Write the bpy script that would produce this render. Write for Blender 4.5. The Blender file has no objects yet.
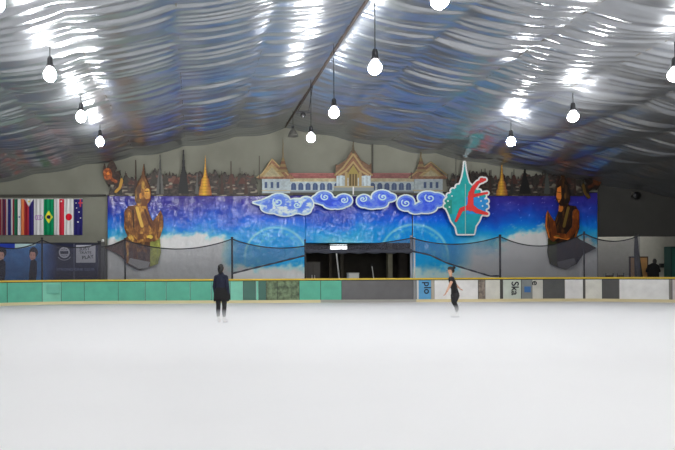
import bpy, bmesh, math, random
import numpy as np
from mathutils import Vector, Matrix
random.seed(7)
C = bpy.context.scene
COL = C.collection
F = 600.0; VX = 193.0; VY = 270.0; HC = 1.5; ROLL = math.radians(0.3)
WALL = 30.5
cr, sr = math.cos(ROLL), math.sin(ROLL)

def P(px, py, Y):
    """point of the plane at depth Y that the photo shows at px, py"""
    u, v = px - VX, VY - py
    return Vector(((u*cr + v*sr)*Y/F, Y, HC + (-u*sr + v*cr)*Y/F))

# ---------------------------------------------------------------- materials
def lin(c):
    c = np.asarray(c, float)/255.0
    return np.where(c <= .04045, c/12.92, ((c+.055)/1.055)**2.4)

MATS = {}
def mat(name, rgb, rough=.6, metal=0, emit=None, spec=.5, noise=0, nscale=4.0, bump=0, bscale=20, alpha=1):
    if name in MATS: return MATS[name]
    m = bpy.data.materials.new(name); m.use_nodes = True
    nt = m.node_tree; b = nt.nodes['Principled BSDF']
    c = tuple(lin(rgb)) + (1,)
    b.inputs['Base Color'].default_value = c
    b.inputs['Roughness'].default_value = rough
    b.inputs['Metallic'].default_value = metal
    b.inputs['Specular IOR Level'].default_value = spec
    b.inputs['Alpha'].default_value = alpha
    tc = nt.nodes.new('ShaderNodeTexCoord')
    if noise:
        n = nt.nodes.new('ShaderNodeTexNoise'); n.inputs['Scale'].default_value = nscale; n.inputs['Detail'].default_value = 5
        nt.links.new(tc.outputs['Object'], n.inputs['Vector'])
        r = nt.nodes.new('ShaderNodeValToRGB')
        r.color_ramp.elements[0].position = .3; r.color_ramp.elements[1].position = .7
        r.color_ramp.elements[0].color = tuple(max(0, x*(1-noise)) for x in c[:3]) + (1,)
        r.color_ramp.elements[1].color = tuple(min(1, x*(1+noise)) for x in c[:3]) + (1,)
        nt.links.new(n.outputs['Fac'], r.inputs['Fac']); nt.links.new(r.outputs['Color'], b.inputs['Base Color'])
    if bump:
        n = nt.nodes.new('ShaderNodeTexNoise'); n.inputs['Scale'].default_value = bscale
        nt.links.new(tc.outputs['Object'], n.inputs['Vector'])
        bp = nt.nodes.new('ShaderNodeBump'); bp.inputs['Strength'].default_value = bump; bp.inputs['Distance'].default_value = .02
        nt.links.new(n.outputs['Fac'], bp.inputs['Height']); nt.links.new(bp.outputs['Normal'], b.inputs['Normal'])
    if emit:
        b.inputs['Emission Color'].default_value = (1, 1, 1, 1)
        b.inputs['Emission Strength'].default_value = emit
    MATS[name] = m
    return m

def print_mat(name, rough=.45, spec=.4):
    if name in MATS: return MATS[name]
    m = bpy.data.materials.new(name); m.use_nodes = True
    nt = m.node_tree; b = nt.nodes['Principled BSDF']
    a = nt.nodes.new('ShaderNodeAttribute'); a.attribute_name = 'ink'
    nt.links.new(a.outputs['Color'], b.inputs['Base Color'])
    b.inputs['Roughness'].default_value = rough
    b.inputs['Specular IOR Level'].default_value = spec
    MATS[name] = m
    return m

# ---------------------------------------------------------------- object helpers
def link(name, me, m, parent=None):
    if m is not None: me.materials.append(m)
    o = bpy.data.objects.new(name, me); COL.objects.link(o)
    if parent is not None: o.parent = parent
    return o
def tag(o, label=None, cat=None, group=None, kind=None):
    if label: o['label'] = label
    if cat: o['category'] = cat
    if group: o['group'] = group
    if kind: o['kind'] = kind
    return o
def empty(name, loc=(0, 0, 0)):
    o = bpy.data.objects.new(name, None); COL.objects.link(o); o.location = loc
    return o
def local(o, root):
    """parent o (built in world coordinates) to root keeping it in place"""
    o.parent = root; o.matrix_parent_inverse = Matrix.Translation(-Vector(root.location)); return o

class MB:
    def __init__(s): s.v = []; s.f = []
    def add(s, vs, fs):
        n = len(s.v); s.v += [tuple(v) for v in vs]; s.f += [tuple(i+n for i in f) for f in fs]
    def box(s, a, b):
        x0, y0, z0 = a; x1, y1, z1 = b
        s.add([(x0,y0,z0),(x1,y0,z0),(x1,y1,z0),(x0,y1,z0),(x0,y0,z1),(x1,y0,z1),(x1,y1,z1),(x0,y1,z1)],
              [(0,3,2,1),(4,5,6,7),(0,1,5,4),(1,2,6,5),(2,3,7,6),(3,0,4,7)])
    def tube(s, pts, r, n=8, caps=True):
        pts = [Vector(p) for p in pts]
        rs = r if isinstance(r, (list, tuple)) else [r]*len(pts)
        base = len(s.v); ref = None
        for i, p in enumerate(pts):
            t = (pts[min(i+1, len(pts)-1)] - pts[max(i-1, 0)]).normalized()
            if ref is None: ref = Vector((0, 0, 1)) if abs(t.z) < .9 else Vector((1, 0, 0))
            a = t.cross(ref).normalized(); b = t.cross(a)
            for k in range(n):
                an = 2*math.pi*k/n
                s.v.append(tuple(p + a*math.cos(an)*rs[i] + b*math.sin(an)*rs[i]))
        for i in range(len(pts)-1):
            for k in range(n):
                s.f.append((base+i*n+k, base+i*n+(k+1) % n, base+(i+1)*n+(k+1) % n, base+(i+1)*n+k))
        if caps:
            s.f.append(tuple(base+k for k in range(n))); s.f.append(tuple(base+(len(pts)-1)*n+k for k in reversed(range(n))))
    def lathe(s, prof, c=(0, 0, 0), n=20):
        base = len(s.v); c = Vector(c)
        for r, z in prof:
            for k in range(n):
                an = 2*math.pi*k/n
                s.v.append((c.x+r*math.cos(an), c.y+r*math.sin(an), c.z+z))
        for i in range(len(prof)-1):
            for k in range(n):
                s.f.append((base+i*n+k, base+i*n+(k+1) % n, base+(i+1)*n+(k+1) % n, base+(i+1)*n+k))
    def build(s, name, m, parent=None, smooth=False):
        me = bpy.data.meshes.new(name); me.from_pydata(s.v, [], s.f); me.validate()
        bm = bmesh.new(); bm.from_mesh(me); bmesh.ops.recalc_face_normals(bm, faces=bm.faces); bm.to_mesh(me); bm.free()
        if smooth:
            for p in me.polygons: p.use_smooth = True
        o = link(name, me, m)
        if parent is not None: local(o, parent)
        return o

# ---------------------------------------------------------------- value noise + painted boards
def vn(x, y, seed=0):
    x = np.asarray(x, float); y = np.asarray(y, float)
    xi = np.floor(x).astype(np.int64); yi = np.floor(y).astype(np.int64)
    fx = x-xi; fy = y-yi; fx = fx*fx*(3-2*fx); fy = fy*fy*(3-2*fy)
    def h(i, j):
        n = (i*374761393 + j*668265263 + seed*974711) & 0xffffffff
        n = ((n ^ (n >> 13))*1274126177) & 0xffffffff
        return ((n ^ (n >> 16)) & 0xffff)/65535.0
    return (h(xi, yi)*(1-fx)+h(xi+1, yi)*fx)*(1-fy) + (h(xi, yi+1)*(1-fx)+h(xi+1, yi+1)*fx)*fy
def fbm(x, y, seed=0):
    return (vn(x, y, seed)*.5 + vn(x*2.1, y*2.1, seed+1)*.3 + vn(x*4.3, y*4.3, seed+2)*.2)

PRINT_GAIN = 1.48
class Art:
    """a printed board: a fine grid over a photo-sized rectangle; shapes are inked on it, cells left empty are cut away"""
    def __init__(s, x0, x1, y0, y1, res=.4):
        s.nx = max(2, int(round((x1-x0)/res))+1); s.ny = max(2, int(round((y1-y0)/res))+1)
        s.x0, s.x1, s.y0, s.y1, s.res = x0, x1, y0, y1, res
        s.X, s.Y = np.meshgrid(np.linspace(x0, x1, s.nx), np.linspace(y0, y1, s.ny))
        s.mask = np.zeros_like(s.X, bool); s.col = np.zeros(s.X.shape+(3,)) + 60.0
    def ink(s, m, c, cut=False):
        c = np.asarray(c, float)
        if c.ndim == 1: s.col[m] = c
        else: s.col[m] = c[m]
        s.mask |= m
        return m
    def pm(s, pts):
        inside = np.zeros_like(s.mask); n = len(pts); j = n-1
        for i in range(n):
            xi, yi = pts[i]; xj, yj = pts[j]
            if yi != yj:
                t = ((yi > s.Y) != (yj > s.Y)) & (s.X < (xj-xi)*(s.Y-yi)/(yj-yi)+xi)
                inside ^= t
            j = i
        return inside
    def poly(s, pts, c): return s.ink(s.pm(pts), c)
    def dm(s, cx, cy, r, ry=None):
        ry = ry or r
        return ((s.X-cx)/r)**2 + ((s.Y-cy)/ry)**2 <= 1
    def disc(s, cx, cy, r, c, ry=None): return s.ink(s.dm(cx, cy, r, ry), c)
    def lm(s, pts, w):
        m = np.zeros_like(s.mask)
        ws = w if isinstance(w, (list, tuple)) else [w]*len(pts)
        for k in range(len(pts)-1):
            (ax, ay), (bx, by) = pts[k], pts[k+1]; dx, dy = bx-ax, by-ay
            t = np.clip(((s.X-ax)*dx+(s.Y-ay)*dy)/(dx*dx+dy*dy+1e-9), 0, 1)
            d = np.hypot(s.X-ax-t*dx, s.Y-ay-t*dy)
            m |= d <= (ws[k]*(1-t)+ws[k+1]*t)/2
        return m
    def line(s, pts, w, c): return s.ink(s.lm(pts, w), c)
    def rect(s, a, b, c, d, col): return s.ink((s.X >= a) & (s.X <= b) & (s.Y >= c) & (s.Y <= d), col)
    def dilate(s, m, r):
        k = max(1, int(round(r/s.res))); out = m.copy()
        for dx in range(-k, k+1):
            for dy in range(-k, k+1):
                if dx*dx+dy*dy <= k*k+.5: out |= np.roll(np.roll(m, dx, 1), dy, 0)
        return out
    def build(s, name, Y, m, parent=None, thick=.03, ripple=None, gain=None, full=False):
        g = PRINT_GAIN if gain is None else gain
        L = np.clip(lin(np.clip(s.col, 0, 255))*g, 0, .93)
        ok = np.ones((s.ny-1, s.nx-1), bool) if full else (s.mask[:-1, :-1].astype(int)+s.mask[1:, :-1]+s.mask[:-1, 1:]+s.mask[1:, 1:]) >= 3
        u, v = s.X-VX, VY-s.Y
        wy = Y + (ripple(s.X, s.Y) if ripple else 0)*1.0 + 0*s.X
        wx = (u*cr+v*sr)*Y/F; wz = HC+(-u*sr+v*cr)*Y/F
        idx = np.arange(s.nx*s.ny).reshape(s.ny, s.nx)
        jj, ii = np.nonzero(ok)
        quads = np.stack([idx[jj+1, ii], idx[jj+1, ii+1], idx[jj, ii+1], idx[jj, ii]], 1)
        used = np.unique(quads); remap = -np.ones(s.nx*s.ny, int); remap[used] = np.arange(len(used))
        V = np.stack([wx.ravel(), wy.ravel(), wz.ravel()], 1)[used]; K = L.reshape(-1, 3)[used]
        Q = remap[quads]; n = len(V)
        # back sheet and rim give the board its thickness
        V2 = V.copy(); V2[:, 1] += thick
        e = {}
        pad = np.zeros((s.ny+1, s.nx+1), bool); pad[1:-1, 1:-1] = ok
        rim = []
        J, I = np.nonzero(ok)
        for a, b, dj, di in ((idx[J, I], idx[J, I+1], -1, 0), (idx[J+1, I+1], idx[J+1, I], 1, 0), (idx[J+1, I], idx[J, I], 0, -1), (idx[J, I+1], idx[J+1, I+1], 0, 1)):
            free = ~pad[J+1+dj, I+1+di]
            a, b = remap[a[free]], remap[b[free]]
            rim.append(np.stack([a, b, b+n, a+n], 1))
        faces = np.concatenate([Q, Q[:, ::-1]+n] + rim)
        me = bpy.data.meshes.new(name)
        AV = np.concatenate([V, V2])
        me.vertices.add(len(AV)); me.vertices.foreach_set('co', AV.ravel())
        me.loops.add(len(faces)*4); me.polygons.add(len(faces))
        me.loops.foreach_set('vertex_index', faces.ravel().astype(np.int32))
        me.polygons.foreach_set('loop_start', (np.arange(len(faces))*4).astype(np.int32))
        me.update(calc_edges=True); me.validate()
        at = me.color_attributes.new('ink', 'FLOAT_COLOR', 'POINT')
        KK = np.concatenate([np.c_[K, np.ones(n)], np.c_[K*.6, np.ones(n)]])
        at.data.foreach_set('color', KK.ravel())
        if ripple is not None:
            me.polygons.foreach_set('use_smooth', np.ones(len(me.polygons), bool))
        o = link(name, me, m)
        if parent is not None: local(o, parent)
        return o

PR = print_mat('printed_board', .5, .3)
VINYL = print_mat('printed_vinyl', .32, .35)
nt = VINYL.node_tree; tcv = nt.nodes.new('ShaderNodeTexCoord'); mpv = nt.nodes.new('ShaderNodeMapping'); mpv.inputs['Scale'].default_value = (1.5, 1, 1.0)
nzv = nt.nodes.new('ShaderNodeTexNoise'); nzv.inputs['Scale'].default_value = 1.6; nzv.inputs['Detail'].default_value = 4; bpv = nt.nodes.new('ShaderNodeBump'); bpv.inputs['Strength'].default_value = .35; bpv.inputs['Distance'].default_value = .12
nt.links.new(tcv.outputs['Object'], mpv.inputs['Vector']); nt.links.new(mpv.outputs[0], nzv.inputs['Vector']); nt.links.new(nzv.outputs['Fac'], bpv.inputs['Height']); nt.links.new(bpv.outputs[0], nt.nodes['Principled BSDF'].inputs['Normal'])
nt.nodes['Principled BSDF'].inputs['Roughness'].default_value = .2
CLOTH = print_mat('printed_cloth', .9, .1)
DARK = mat('dark_metal', (28, 28, 30), .5)
BLACKRUBBER = mat('black_cable', (15, 15, 15), .7)
WHITEPAINT = mat('white_paint', (215, 215, 210), .5)

# ================================================================ setting
# ice
m_ice = mat('ice', (249, 249, 250), .6, spec=.08, noise=.015, nscale=.35)
ice = MB(); ice.box((-20, -14, -.15), (30, 28.6, 0)); tag(ice.build('floor', m_ice), kind='structure')
m_conc = mat('concrete_floor', (90, 88, 82), .8, noise=.15)
fl = MB(); fl.box((-26, 28.6, -.15), (36, 40, -.01)); tag(fl.build('floor_2', m_conc), kind='structure')

def boardY(X):
    R = 8.0
    if X < -4: d = min(-4-X, R*.97)
    elif X > 16: d = min(X-16, R*.97)
    else: return 27.0
    return 27.0-(R-math.sqrt(R*R-d*d))
def onboard(px, off=0.0):
    Y = 27.0
    for _ in range(12):
        X = (px-VX)*Y/F; Y = boardY(X)
    # outward normal
    if X < -4: n = Vector((X+4, Y-19, 0)).normalized()
    elif X > 16: n = Vector((X-16, Y-19, 0)).normalized()
    else: n = Vector((0, 1, 0))
    return Vector((X, Y, 0)) + n*off

# hall walls
RX, RZ, SL = 4.72, 8.85, .18
def roof(x): return RZ-SL*abs(x-RX)
m_wall = mat('plaster_wall', (142, 142, 129), .85, noise=.12, nscale=.7, bump=.15, bscale=3)
XL, XR = -24.0, 34.0
def wall_piece(mb, x0, x1, z0, z1=None, y=WALL, t=.2):
    xs = [x0]+([RX] if x0 < RX < x1 and z1 is None else [])+[x1]
    for a, b in zip(xs[:-1], xs[1:]):
        za = z1 if z1 is not None else roof(a)+.25; zb = z1 if z1 is not None else roof(b)+.25
        mb.add([(a, y, z0), (b, y, z0), (b, y+t, z0), (a, y+t, z0), (a, y, za), (b, y, zb), (b, y+t, zb), (a, y+t, za)],
               [(0,3,2,1),(4,5,6,7),(0,1,5,4),(1,2,6,5),(2,3,7,6),(3,0,4,7)])
oxa, oxb = P(306, 240, WALL).x, P(411.5, 240, WALL).x
ozt = P(350, 238, WALL).z
rxa = P(598, 235, WALL).x; rzb = P(630, 236.5, WALL).z
w = MB()
wall_piece(w, XL, oxa, 0); wall_piece(w, oxa, oxb, ozt); wall_piece(w, oxb, rxa, 0)
tag(w.build('wall_far', m_wall), kind='structure')
m_wall2 = mat('dark_grey_sheet_wall', (70, 69, 66), .85, noise=.1, nscale=.8)
w = MB(); wall_piece(w, rxa, XR, rzb)
tag(w.build('wall_far_upper', m_wall2), kind='structure')
for nm, x0 in (('wall_left', XL-.2), ('wall_right', XR)):
    w = MB(); w.box((x0, -14, -.1), (x0+.2, 36, 9)); tag(w.build(nm, m_wall), kind='structure')
w = MB(); w.box((XL, -14.2, -.1), (XR, -14, 9)); tag(w.build('wall_back', m_wall), kind='structure')
# room behind the opening, and the passage at the right
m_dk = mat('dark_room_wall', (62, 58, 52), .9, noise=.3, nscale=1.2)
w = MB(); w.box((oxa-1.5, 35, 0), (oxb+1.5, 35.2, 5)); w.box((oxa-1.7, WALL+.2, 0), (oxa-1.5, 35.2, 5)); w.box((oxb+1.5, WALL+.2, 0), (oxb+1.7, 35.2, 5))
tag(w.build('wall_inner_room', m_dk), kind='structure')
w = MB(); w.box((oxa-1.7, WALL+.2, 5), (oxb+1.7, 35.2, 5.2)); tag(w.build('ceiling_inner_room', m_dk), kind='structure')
m_pass = mat('pale_passage_wall', (196, 194, 184), .85, noise=.06)
w = MB(); w.box((rxa-3, 35, 0), (XR, 35.2, 4.2)); w.box((rxa-3, WALL+.2, 0), (rxa-2.8, 35.2, 4.2))
tag(w.build('wall_passage', m_pass), kind='structure')
w = MB(); w.box((rxa-3, WALL+.2, 4.2), (XR, 35.2, 4.4)); tag(w.build('ceiling_passage', m_pass), kind='structure')
# wall trim: horizontal rail and the upright conduits
m_trim = mat('grey_trim', (92, 90, 84), .7)
a = P(-60, 195.5, WALL-.06); b = P(106, 195, WALL-.06)
t = MB(); t.tube([a, b], .045, 6); tag(t.build('trim_1', m_trim), kind='structure')
for k, (px, top, bot) in enumerate(((183.5, 150, 196), (372.5, 138, 180))):
    t = MB(); t.tube([P(px, top, WALL-.05), P(px, bot, WALL-.05)], .04, 6); tag(t.build('trim_%d' % (k+2), m_trim), kind='structure')

q = P(634, 196, WALL-.12); r = empty('horn_speaker', q); tag(r, 'small dark round speaker high on the dark grey wall at the right', 'speaker')
b = MB(); b.tube([q+Vector((0, .1, 0)), q, q+Vector((0, -.12, 0)), q+Vector((0, -.2, 0))], [.06, .07, .16, .2], 16); b.build('horn', DARK, r, True)
b = MB(); b.box(q+Vector((-.03, 0, .05)), q+Vector((.03, .12, .22))); b.build('bracket', m_trim, r)
# foil ceiling: sheets sagging between the long cables, rippled across the hall
SP = 2.55
def foil(x0, x1, y0, y1, dx, dy, name):
    xs = np.arange(x0, x1+dx/2, dx); ys = np.arange(y0, y1+dy/2, dy)
    X, Y = np.meshgrid(xs, ys)
    d = (X-RX)/SP; u = d-np.floor(d); bay = np.floor(d)
    hang = np.sin(np.pi*u)
    yb = Y + .8*vn(X*.2, Y*.25, 3) + 0.16*vn(X*.7, Y*.5, 5)
    r1 = vn(yb*2.2+bay*7.3, X*.08+bay*3.1, 11); r2 = vn(yb*4.9+bay*2.3, X*.10+bay*5.7, 12); r3 = vn(yb*9.5+bay*4.3, X*.16, 13)
    rid = 1-np.abs(2*r1-1); rid2 = 1-np.abs(2*r2-1)
    Z = RZ - SL*np.abs(X-RX) - hang*(.05+.075*rid+.085*rid2+.042*r3) - .03*(fbm(X*.5, yb*2.0, 21)) - (1-hang)*(.05*rid2+.03*rid+.015*r3)
    end = np.clip((Y-(WALL-1.3))/1.3, 0, 1); Z -= end*.10*vn(X*.8, Y*0+.5, 31)
    ny, nx = X.shape; idx = np.arange(nx*ny).reshape(ny, nx)
    Q = np.stack([idx[:-1, :-1], idx[1:, :-1], idx[1:, 1:], idx[:-1, 1:]], -1).reshape(-1, 4)
    me = bpy.data.meshes.new(name); V = np.stack([X, Y, Z], -1).reshape(-1, 3)
    me.vertices.add(len(V)); me.vertices.foreach_set('co', V.ravel())
    me.loops.add(len(Q)*4); me.polygons.add(len(Q))
    me.loops.foreach_set('vertex_index', Q.ravel().astype(np.int32)); me.polygons.foreach_set('loop_start', (np.arange(len(Q))*4).astype(np.int32))
    me.update(calc_edges=True); me.validate()
    me.polygons.foreach_set('use_smooth', np.ones(len(me.polygons), bool))
    return tag(link(name, me, m_foil), kind='structure')
m_foil = mat('aluminium_foil', (206, 208, 212), .15, metal=.94, bump=.06, bscale=5)
nt = m_foil.node_tree; pb = nt.nodes['Principled BSDF']; pb2 = nt.nodes.new('ShaderNodeBsdfPrincipled')
pb2.inputs['Base Color'].default_value = (.40, .42, .45, 1); pb2.inputs['Metallic'].default_value = .85; pb2.inputs['Roughness'].default_value = .30
mxs = nt.nodes.new('ShaderNodeMixShader'); mxs.inputs['Fac'].default_value = .55
nt.links.new(pb.outputs[0], mxs.inputs[1]); nt.links.new(pb2.outputs[0], mxs.inputs[2]); nt.links.new(mxs.outputs[0], nt.nodes['Material Output'].inputs['Surface'])
foil(XL, XR, 8, WALL+.02, .17, .055, 'ceiling')
foil(XL, XR, -14, 8, .5, .11, 'ceiling_2')
# roof deck above the foil
w = MB()
for a, b in ((XL, RX), (RX, XR)):
    za, zb = roof(a)+.25, roof(b)+.25
    w.add([(a, -14, za), (b, -14, zb), (b, 36, zb), (a, 36, za), (a, -14, za+.1), (b, -14, zb+.1), (b, 36, zb+.1), (a, 36, za+.1)],
          [(0,3,2,1),(4,5,6,7),(0,1,5,4),(1,2,6,5),(2,3,7,6),(3,0,4,7)])
tag(w.build('ceiling_deck', DARK), kind='structure')
m_ridge = mat('rusty_ridge', (70, 58, 50), .7)
t = MB(); t.tube([(RX, -14, RZ-.1), (RX, WALL, RZ-.1)], .055, 8); tag(t.build('trim_7', m_ridge), kind='structure')
m_purl = mat('purlin_cable', (104, 98, 92), .6)
k = 8
for n in range(-7, 10):
    if n == 0: continue
    x = RX+n*SP
    t = MB(); t.tube([(x, -14, roof(x)-.05), (x, WALL, roof(x)-.05)], .018 if n not in (3, -3, -2, 2) else .026, 6)
    tag(t.build('trim_%d' % k, m_purl), kind='structure'); k += 1

# ================================================================ lamps
m_lampshell = mat('lamp_housing', (60, 60, 62), .45, metal=.6)
m_glow = mat('lamp_glow', (255, 255, 255), .3, emit=225)
m_off = mat('lamp_off_glass', (120, 118, 110), .2)
def make_lamp(lit=True):
    r = empty('high_bay_lamp')
    c = MB(); c.tube([(0, 0, .42), (0, 0, 1)], .012, 6); cord = c.build('cord', BLACKRUBBER, r)
    h = MB(); h.lathe([(0, .46), (.05, .46), (.07, .40), (.075, .28), (.10, .24), (.10, .20), (.0, .19)], n=16); h.build('housing', m_lampshell, r, True)
    b = MB(); b.lathe([(0, -.165), (.055, -.158), (.11, -.122), (.148, -.07), (.163, 0), (.15, .063), (.118, .118), (.08, .17), (0, .21)], n=20); b.build('bulb', m_glow, r, True)
    return r
LAMP = make_lamp(); first = [True]
def lamp(x, y, z, label, group):
    if first[0]: r = LAMP; first[0] = False; kids = list(r.children)
    else:
        r = LAMP.copy(); COL.objects.link(r); kids = []
        for ch in LAMP.children:
            c = ch.copy(); COL.objects.link(c); c.parent = r; kids.append(c)
    r.location = (x, y, z); tag(r, label, 'lamp', group)
    top = roof(x)+.02-z
    for c in kids:
        if c.name.startswith('cord'):
            s = (top-.42)/(1-.42); c.matrix_parent_inverse = Matrix.Identity(4)
            c.scale = (1, 1, s); c.location = (0, 0, .42-.42*s)
        else: c.matrix_parent_inverse = Matrix.Identity(4)
    return r
LZ = 6.5
def plamp(px, py, label):
    Y = 20.0
    q = P(px, py, Y); Y = Y*(LZ-HC)/(q.z-HC); q = P(px, py, Y)
    lamp(q.x, q.y, q.z, label, 'lit hanging lamps under the foil ceiling')
plamp(50, 75, 'lit hanging lamp in the left row, highest and biggest of the three')
plamp(81, 117, 'lit hanging lamp in the left row, middle one of the three')
plamp(100, 142, 'lit hanging lamp at the left nearest the far wall above the flags')
plamp(440, 0, 'lit hanging lamp cut off by the top edge of the photo')
plamp(375, 68, 'lit lamp on a long cord right of the ridge, large and glaring')
plamp(334, 113, 'lit lamp near the ridge between the large glaring one and the far wall one')
plamp(311, 138, 'lit lamp near the ridge, closest to the unlit bell lamp and far wall')
plamp(511, 142, 'lit hanging lamp above the small golden chedi on the right')
plamp(573, 117, 'small lit hanging lamp on the right at the end of a reflection streak')
plamp(675, 75, 'lit hanging lamp half cut by the right edge of the photo')
for x in (-11.6, -3.65, 4.4, 12.4):
    for y in (22.9, 19.2, 15.2, 11.2, 7.2, 3.2, -.8, -4.8, -8.8, -12.4):
        if x == -11.6 and y > 20: continue
        if x > -11 and y > 12: continue
        if x == 4.4 and y > 10: continue
        lamp(x, y, LZ, 'lit hanging lamp outside the photo, one of the rows over the rink', 'lamps over the rink outside the photo')
# unlit bell lamp
q = P(293, 133, 27.3)
r = empty('bell_lamp', q); tag(r, 'unlit grey bell-shaped lamp hanging under the ridge at the far wall', 'lamp')
b = MB(); b.lathe([(.05, .2), (.08, .16), (.15, .08), (.21, -.06), (.24, -.16), (.22, -.16), (.19, -.05), (.13, .07), (.0, .14)], q, 20); b.build('lamp_shade', mat('bell_grey', (105, 104, 98), .5, metal=.3), r, True)
b = MB(); b.lathe([(0, .34), (.06, .33), (.07, .2), (0, .19)], q, 12); b.build('housing', m_lampshell, r, True)
b = MB(); b.tube([q+Vector((0, 0, .33)), Vector((q.x, q.y, roof(q.x)))], .012, 6); b.build('cord', BLACKRUBBER, r)
b = MB(); b.lathe([(0, -.12), (.08, -.1), (.1, -.02), (.05, .1)], q, 12); b.build('bulb', m_off, r, True)
# hoist bracket hanging from the ridge
q = P(303, 112, 23.5); r = empty('ceiling_bracket', q); tag(r, 'small dark bracket with wires clamped to the ridge beam', 'bracket')
b = MB(); b.box(q-Vector((.28, .05, .04)), q+Vector((.28, .05, .04))); b.build('crossbar', DARK, r)
for s in (-.22, .22):
    b = MB(); b.tube([q+Vector((s, 0, 0)), Vector((RX, q.y, RZ-.15))], .014, 6); b.build('wire', DARK, r)
b = MB(); b.lathe([(0, -.02), (.09, -.05), (.11, -.14), (.05, -.22), (0, -.23)], q, 12); b.build('motor', DARK, r, True)

# ================================================================ rink boards
m_yel = mat('yellow_cap_rail', (222, 190, 60), .45)
m_cream = mat('cream_kick_plate', (226, 212, 168), .5)
m_seam_shade = mat('dark_seam_and_rail_shade', (52, 58, 54), .7)
TEAL = (92, 184, 156); TEALD = (66, 110, 98); TEALL = (130, 208, 182)
WH = (240, 238, 236); GR = (96, 97, 96)
BR = [  # x0, x1, colour, label, text
 (-14, 7, TEAL, 'faded green rink board cut by the left edge of the photo'),
 (7, 42, TEAL, 'long faded green rink board below the two printed women'),
 (42, 61, TEALL, 'narrow light green rink board with a hanging tray below the circle sign'),
 (61, 84, TEAL, 'green rink board below the white square sign'),
 (84, 118, TEAL, 'green rink board below the lamp-topped fence post at left'),
 (118, 145, TEAL, 'green rink board with a darker seam below the left golden figure'),
 (145, 166, TEAL, 'green rink board, first right of the left golden figure'),
 (166, 190, TEAL, 'green rink board, second right of the left golden figure'),
 (190, 211, TEAL, 'green rink board immediately left of the navy-jacketed skater'),
 (211, 230, (100, 180, 158), 'green rink board behind the navy-jacketed skater'),
 (230, 243, TEALL, 'pale green rink board immediately right of the navy-jacketed skater'),
 (243, 256, TEALD, 'dark see-through green board, wider of the two beside the skater'),
 (256, 258.5, TEALL, 'thin pale green strip between two dark green boards'),
 (258.5, 266, TEALD, 'narrow dark green rink board right of the thin pale strip'),
 (266, 277, TEALL, 'short pale green rink board left of the stained grey-green one'),
 (277, 299, (96, 108, 92), 'stained grey-green rink board with yellowish blotches'),
 (299, 320.5, TEAL, 'green rink board under the end of the planet banner'),
 (320.5, 341.5, TEAL, 'green rink board beside the grey gate, under the floodlight'),
 (341.5, 413.5, (104, 103, 104), 'wide plain grey rink gate in front of the dark doorway'),
 (413.5, 416, (150, 150, 150), 'narrow grey post board between grey gate and blue advert'),
 (416, 431, (98, 168, 214), 'sky blue advert board lettered plo sideways'),
 (431, 434, (188, 178, 160), 'narrow beige board right of the blue advert'),
 (434, 478, WH, 'wide white rink board behind the leaning skater in black'),
 (478, 485, (128, 116, 104), 'narrow brown-grey worn board right of the leaning skater'),
 (485, 500, (222, 220, 210), 'off-white worn rink board left of the Ska lettering'),
 (500, 502.5, (80, 78, 74), 'thin dark board left of the Ska lettering'),
 (502.5, 521, (208, 216, 204), 'pale green-white board lettered Ska sideways'),
 (521, 532, (142, 146, 144), 'grey board with a small blue sticker'),
 (532, 543, (214, 212, 202), 'narrow white board with a black curled letter at its top'),
 (543, 564.5, GR, 'dark grey see-through board left of two white ones under the right figure'),
 (564.5, 583, WH, 'clean white board with dark grey board at its left'),
 (583, 585, (84, 82, 78), 'thin dark strip between two white boards'),
 (585, 602, (234, 232, 222), 'cream white board with dirty top edge left of the last dark board'),
 (602, 619, (88, 87, 86), 'dark grey board immediately left of the widest right white board'),
 (619, 669, (246, 245, 243), 'wide bright white board at the right in front of the passage'),
 (669, 672, (130, 126, 120), 'thin grey board beside the right edge of the photo'),
 (672, 692, (208, 200, 200), 'pinkish white board cut by the right edge of the photo'),
]
BH = 1.09
def curved(mb, x0, x1, z0, z1, o0, o1):
    n = max(1, int((x1-x0)/7))
    for i in range(n):
        a, b = x0+(x1-x0)*i/n, x0+(x1-x0)*(i+1)/n
        A0, A1, B0, B1 = onboard(a, o0), onboard(a, o1), onboard(b, o0), onboard(b, o1)
        vs = []
        for z in (z0, z1):
            for q in (A0, B0, B1, A1): vs.append((q.x, q.y, z))
        mb.add(vs, [(0,3,2,1),(4,5,6,7),(0,1,5,4),(1,2,6,5),(2,3,7,6),(3,0,4,7)])
def text(name, s, size, m, loc, rot, parent, ext=.004, sx=1):
    cu = bpy.data.curves.new(name, 'FONT'); cu.body = s; cu.size = size; cu.extrude = ext
    cu.align_x = 'CENTER'; cu.align_y = 'CENTER'; cu.offset = size*.012
    o = bpy.data.objects.new(name, cu); COL.objects.link(o)
    me = bpy.data.meshes.new_from_object(o.evaluated_get(bpy.context.evaluated_depsgraph_get()))
    bpy.data.objects.remove(o)
    me.transform(Matrix.Translation(loc) @ rot @ Matrix.Diagonal((sx, 1, 1, 1))); me.materials.clear()
    o = link(name, me, m); return local(o, parent)
FRONT = Matrix.Rotation(math.pi/2, 4, 'X')
m_blacktxt = mat('black_lettering', (22, 22, 30), .6)
def boardmat(c, n):
    return mat('board_%d_%d_%d' % c, tuple(min(255, int(x)) for x in c), .4, noise=n, nscale=2.5)
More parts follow.
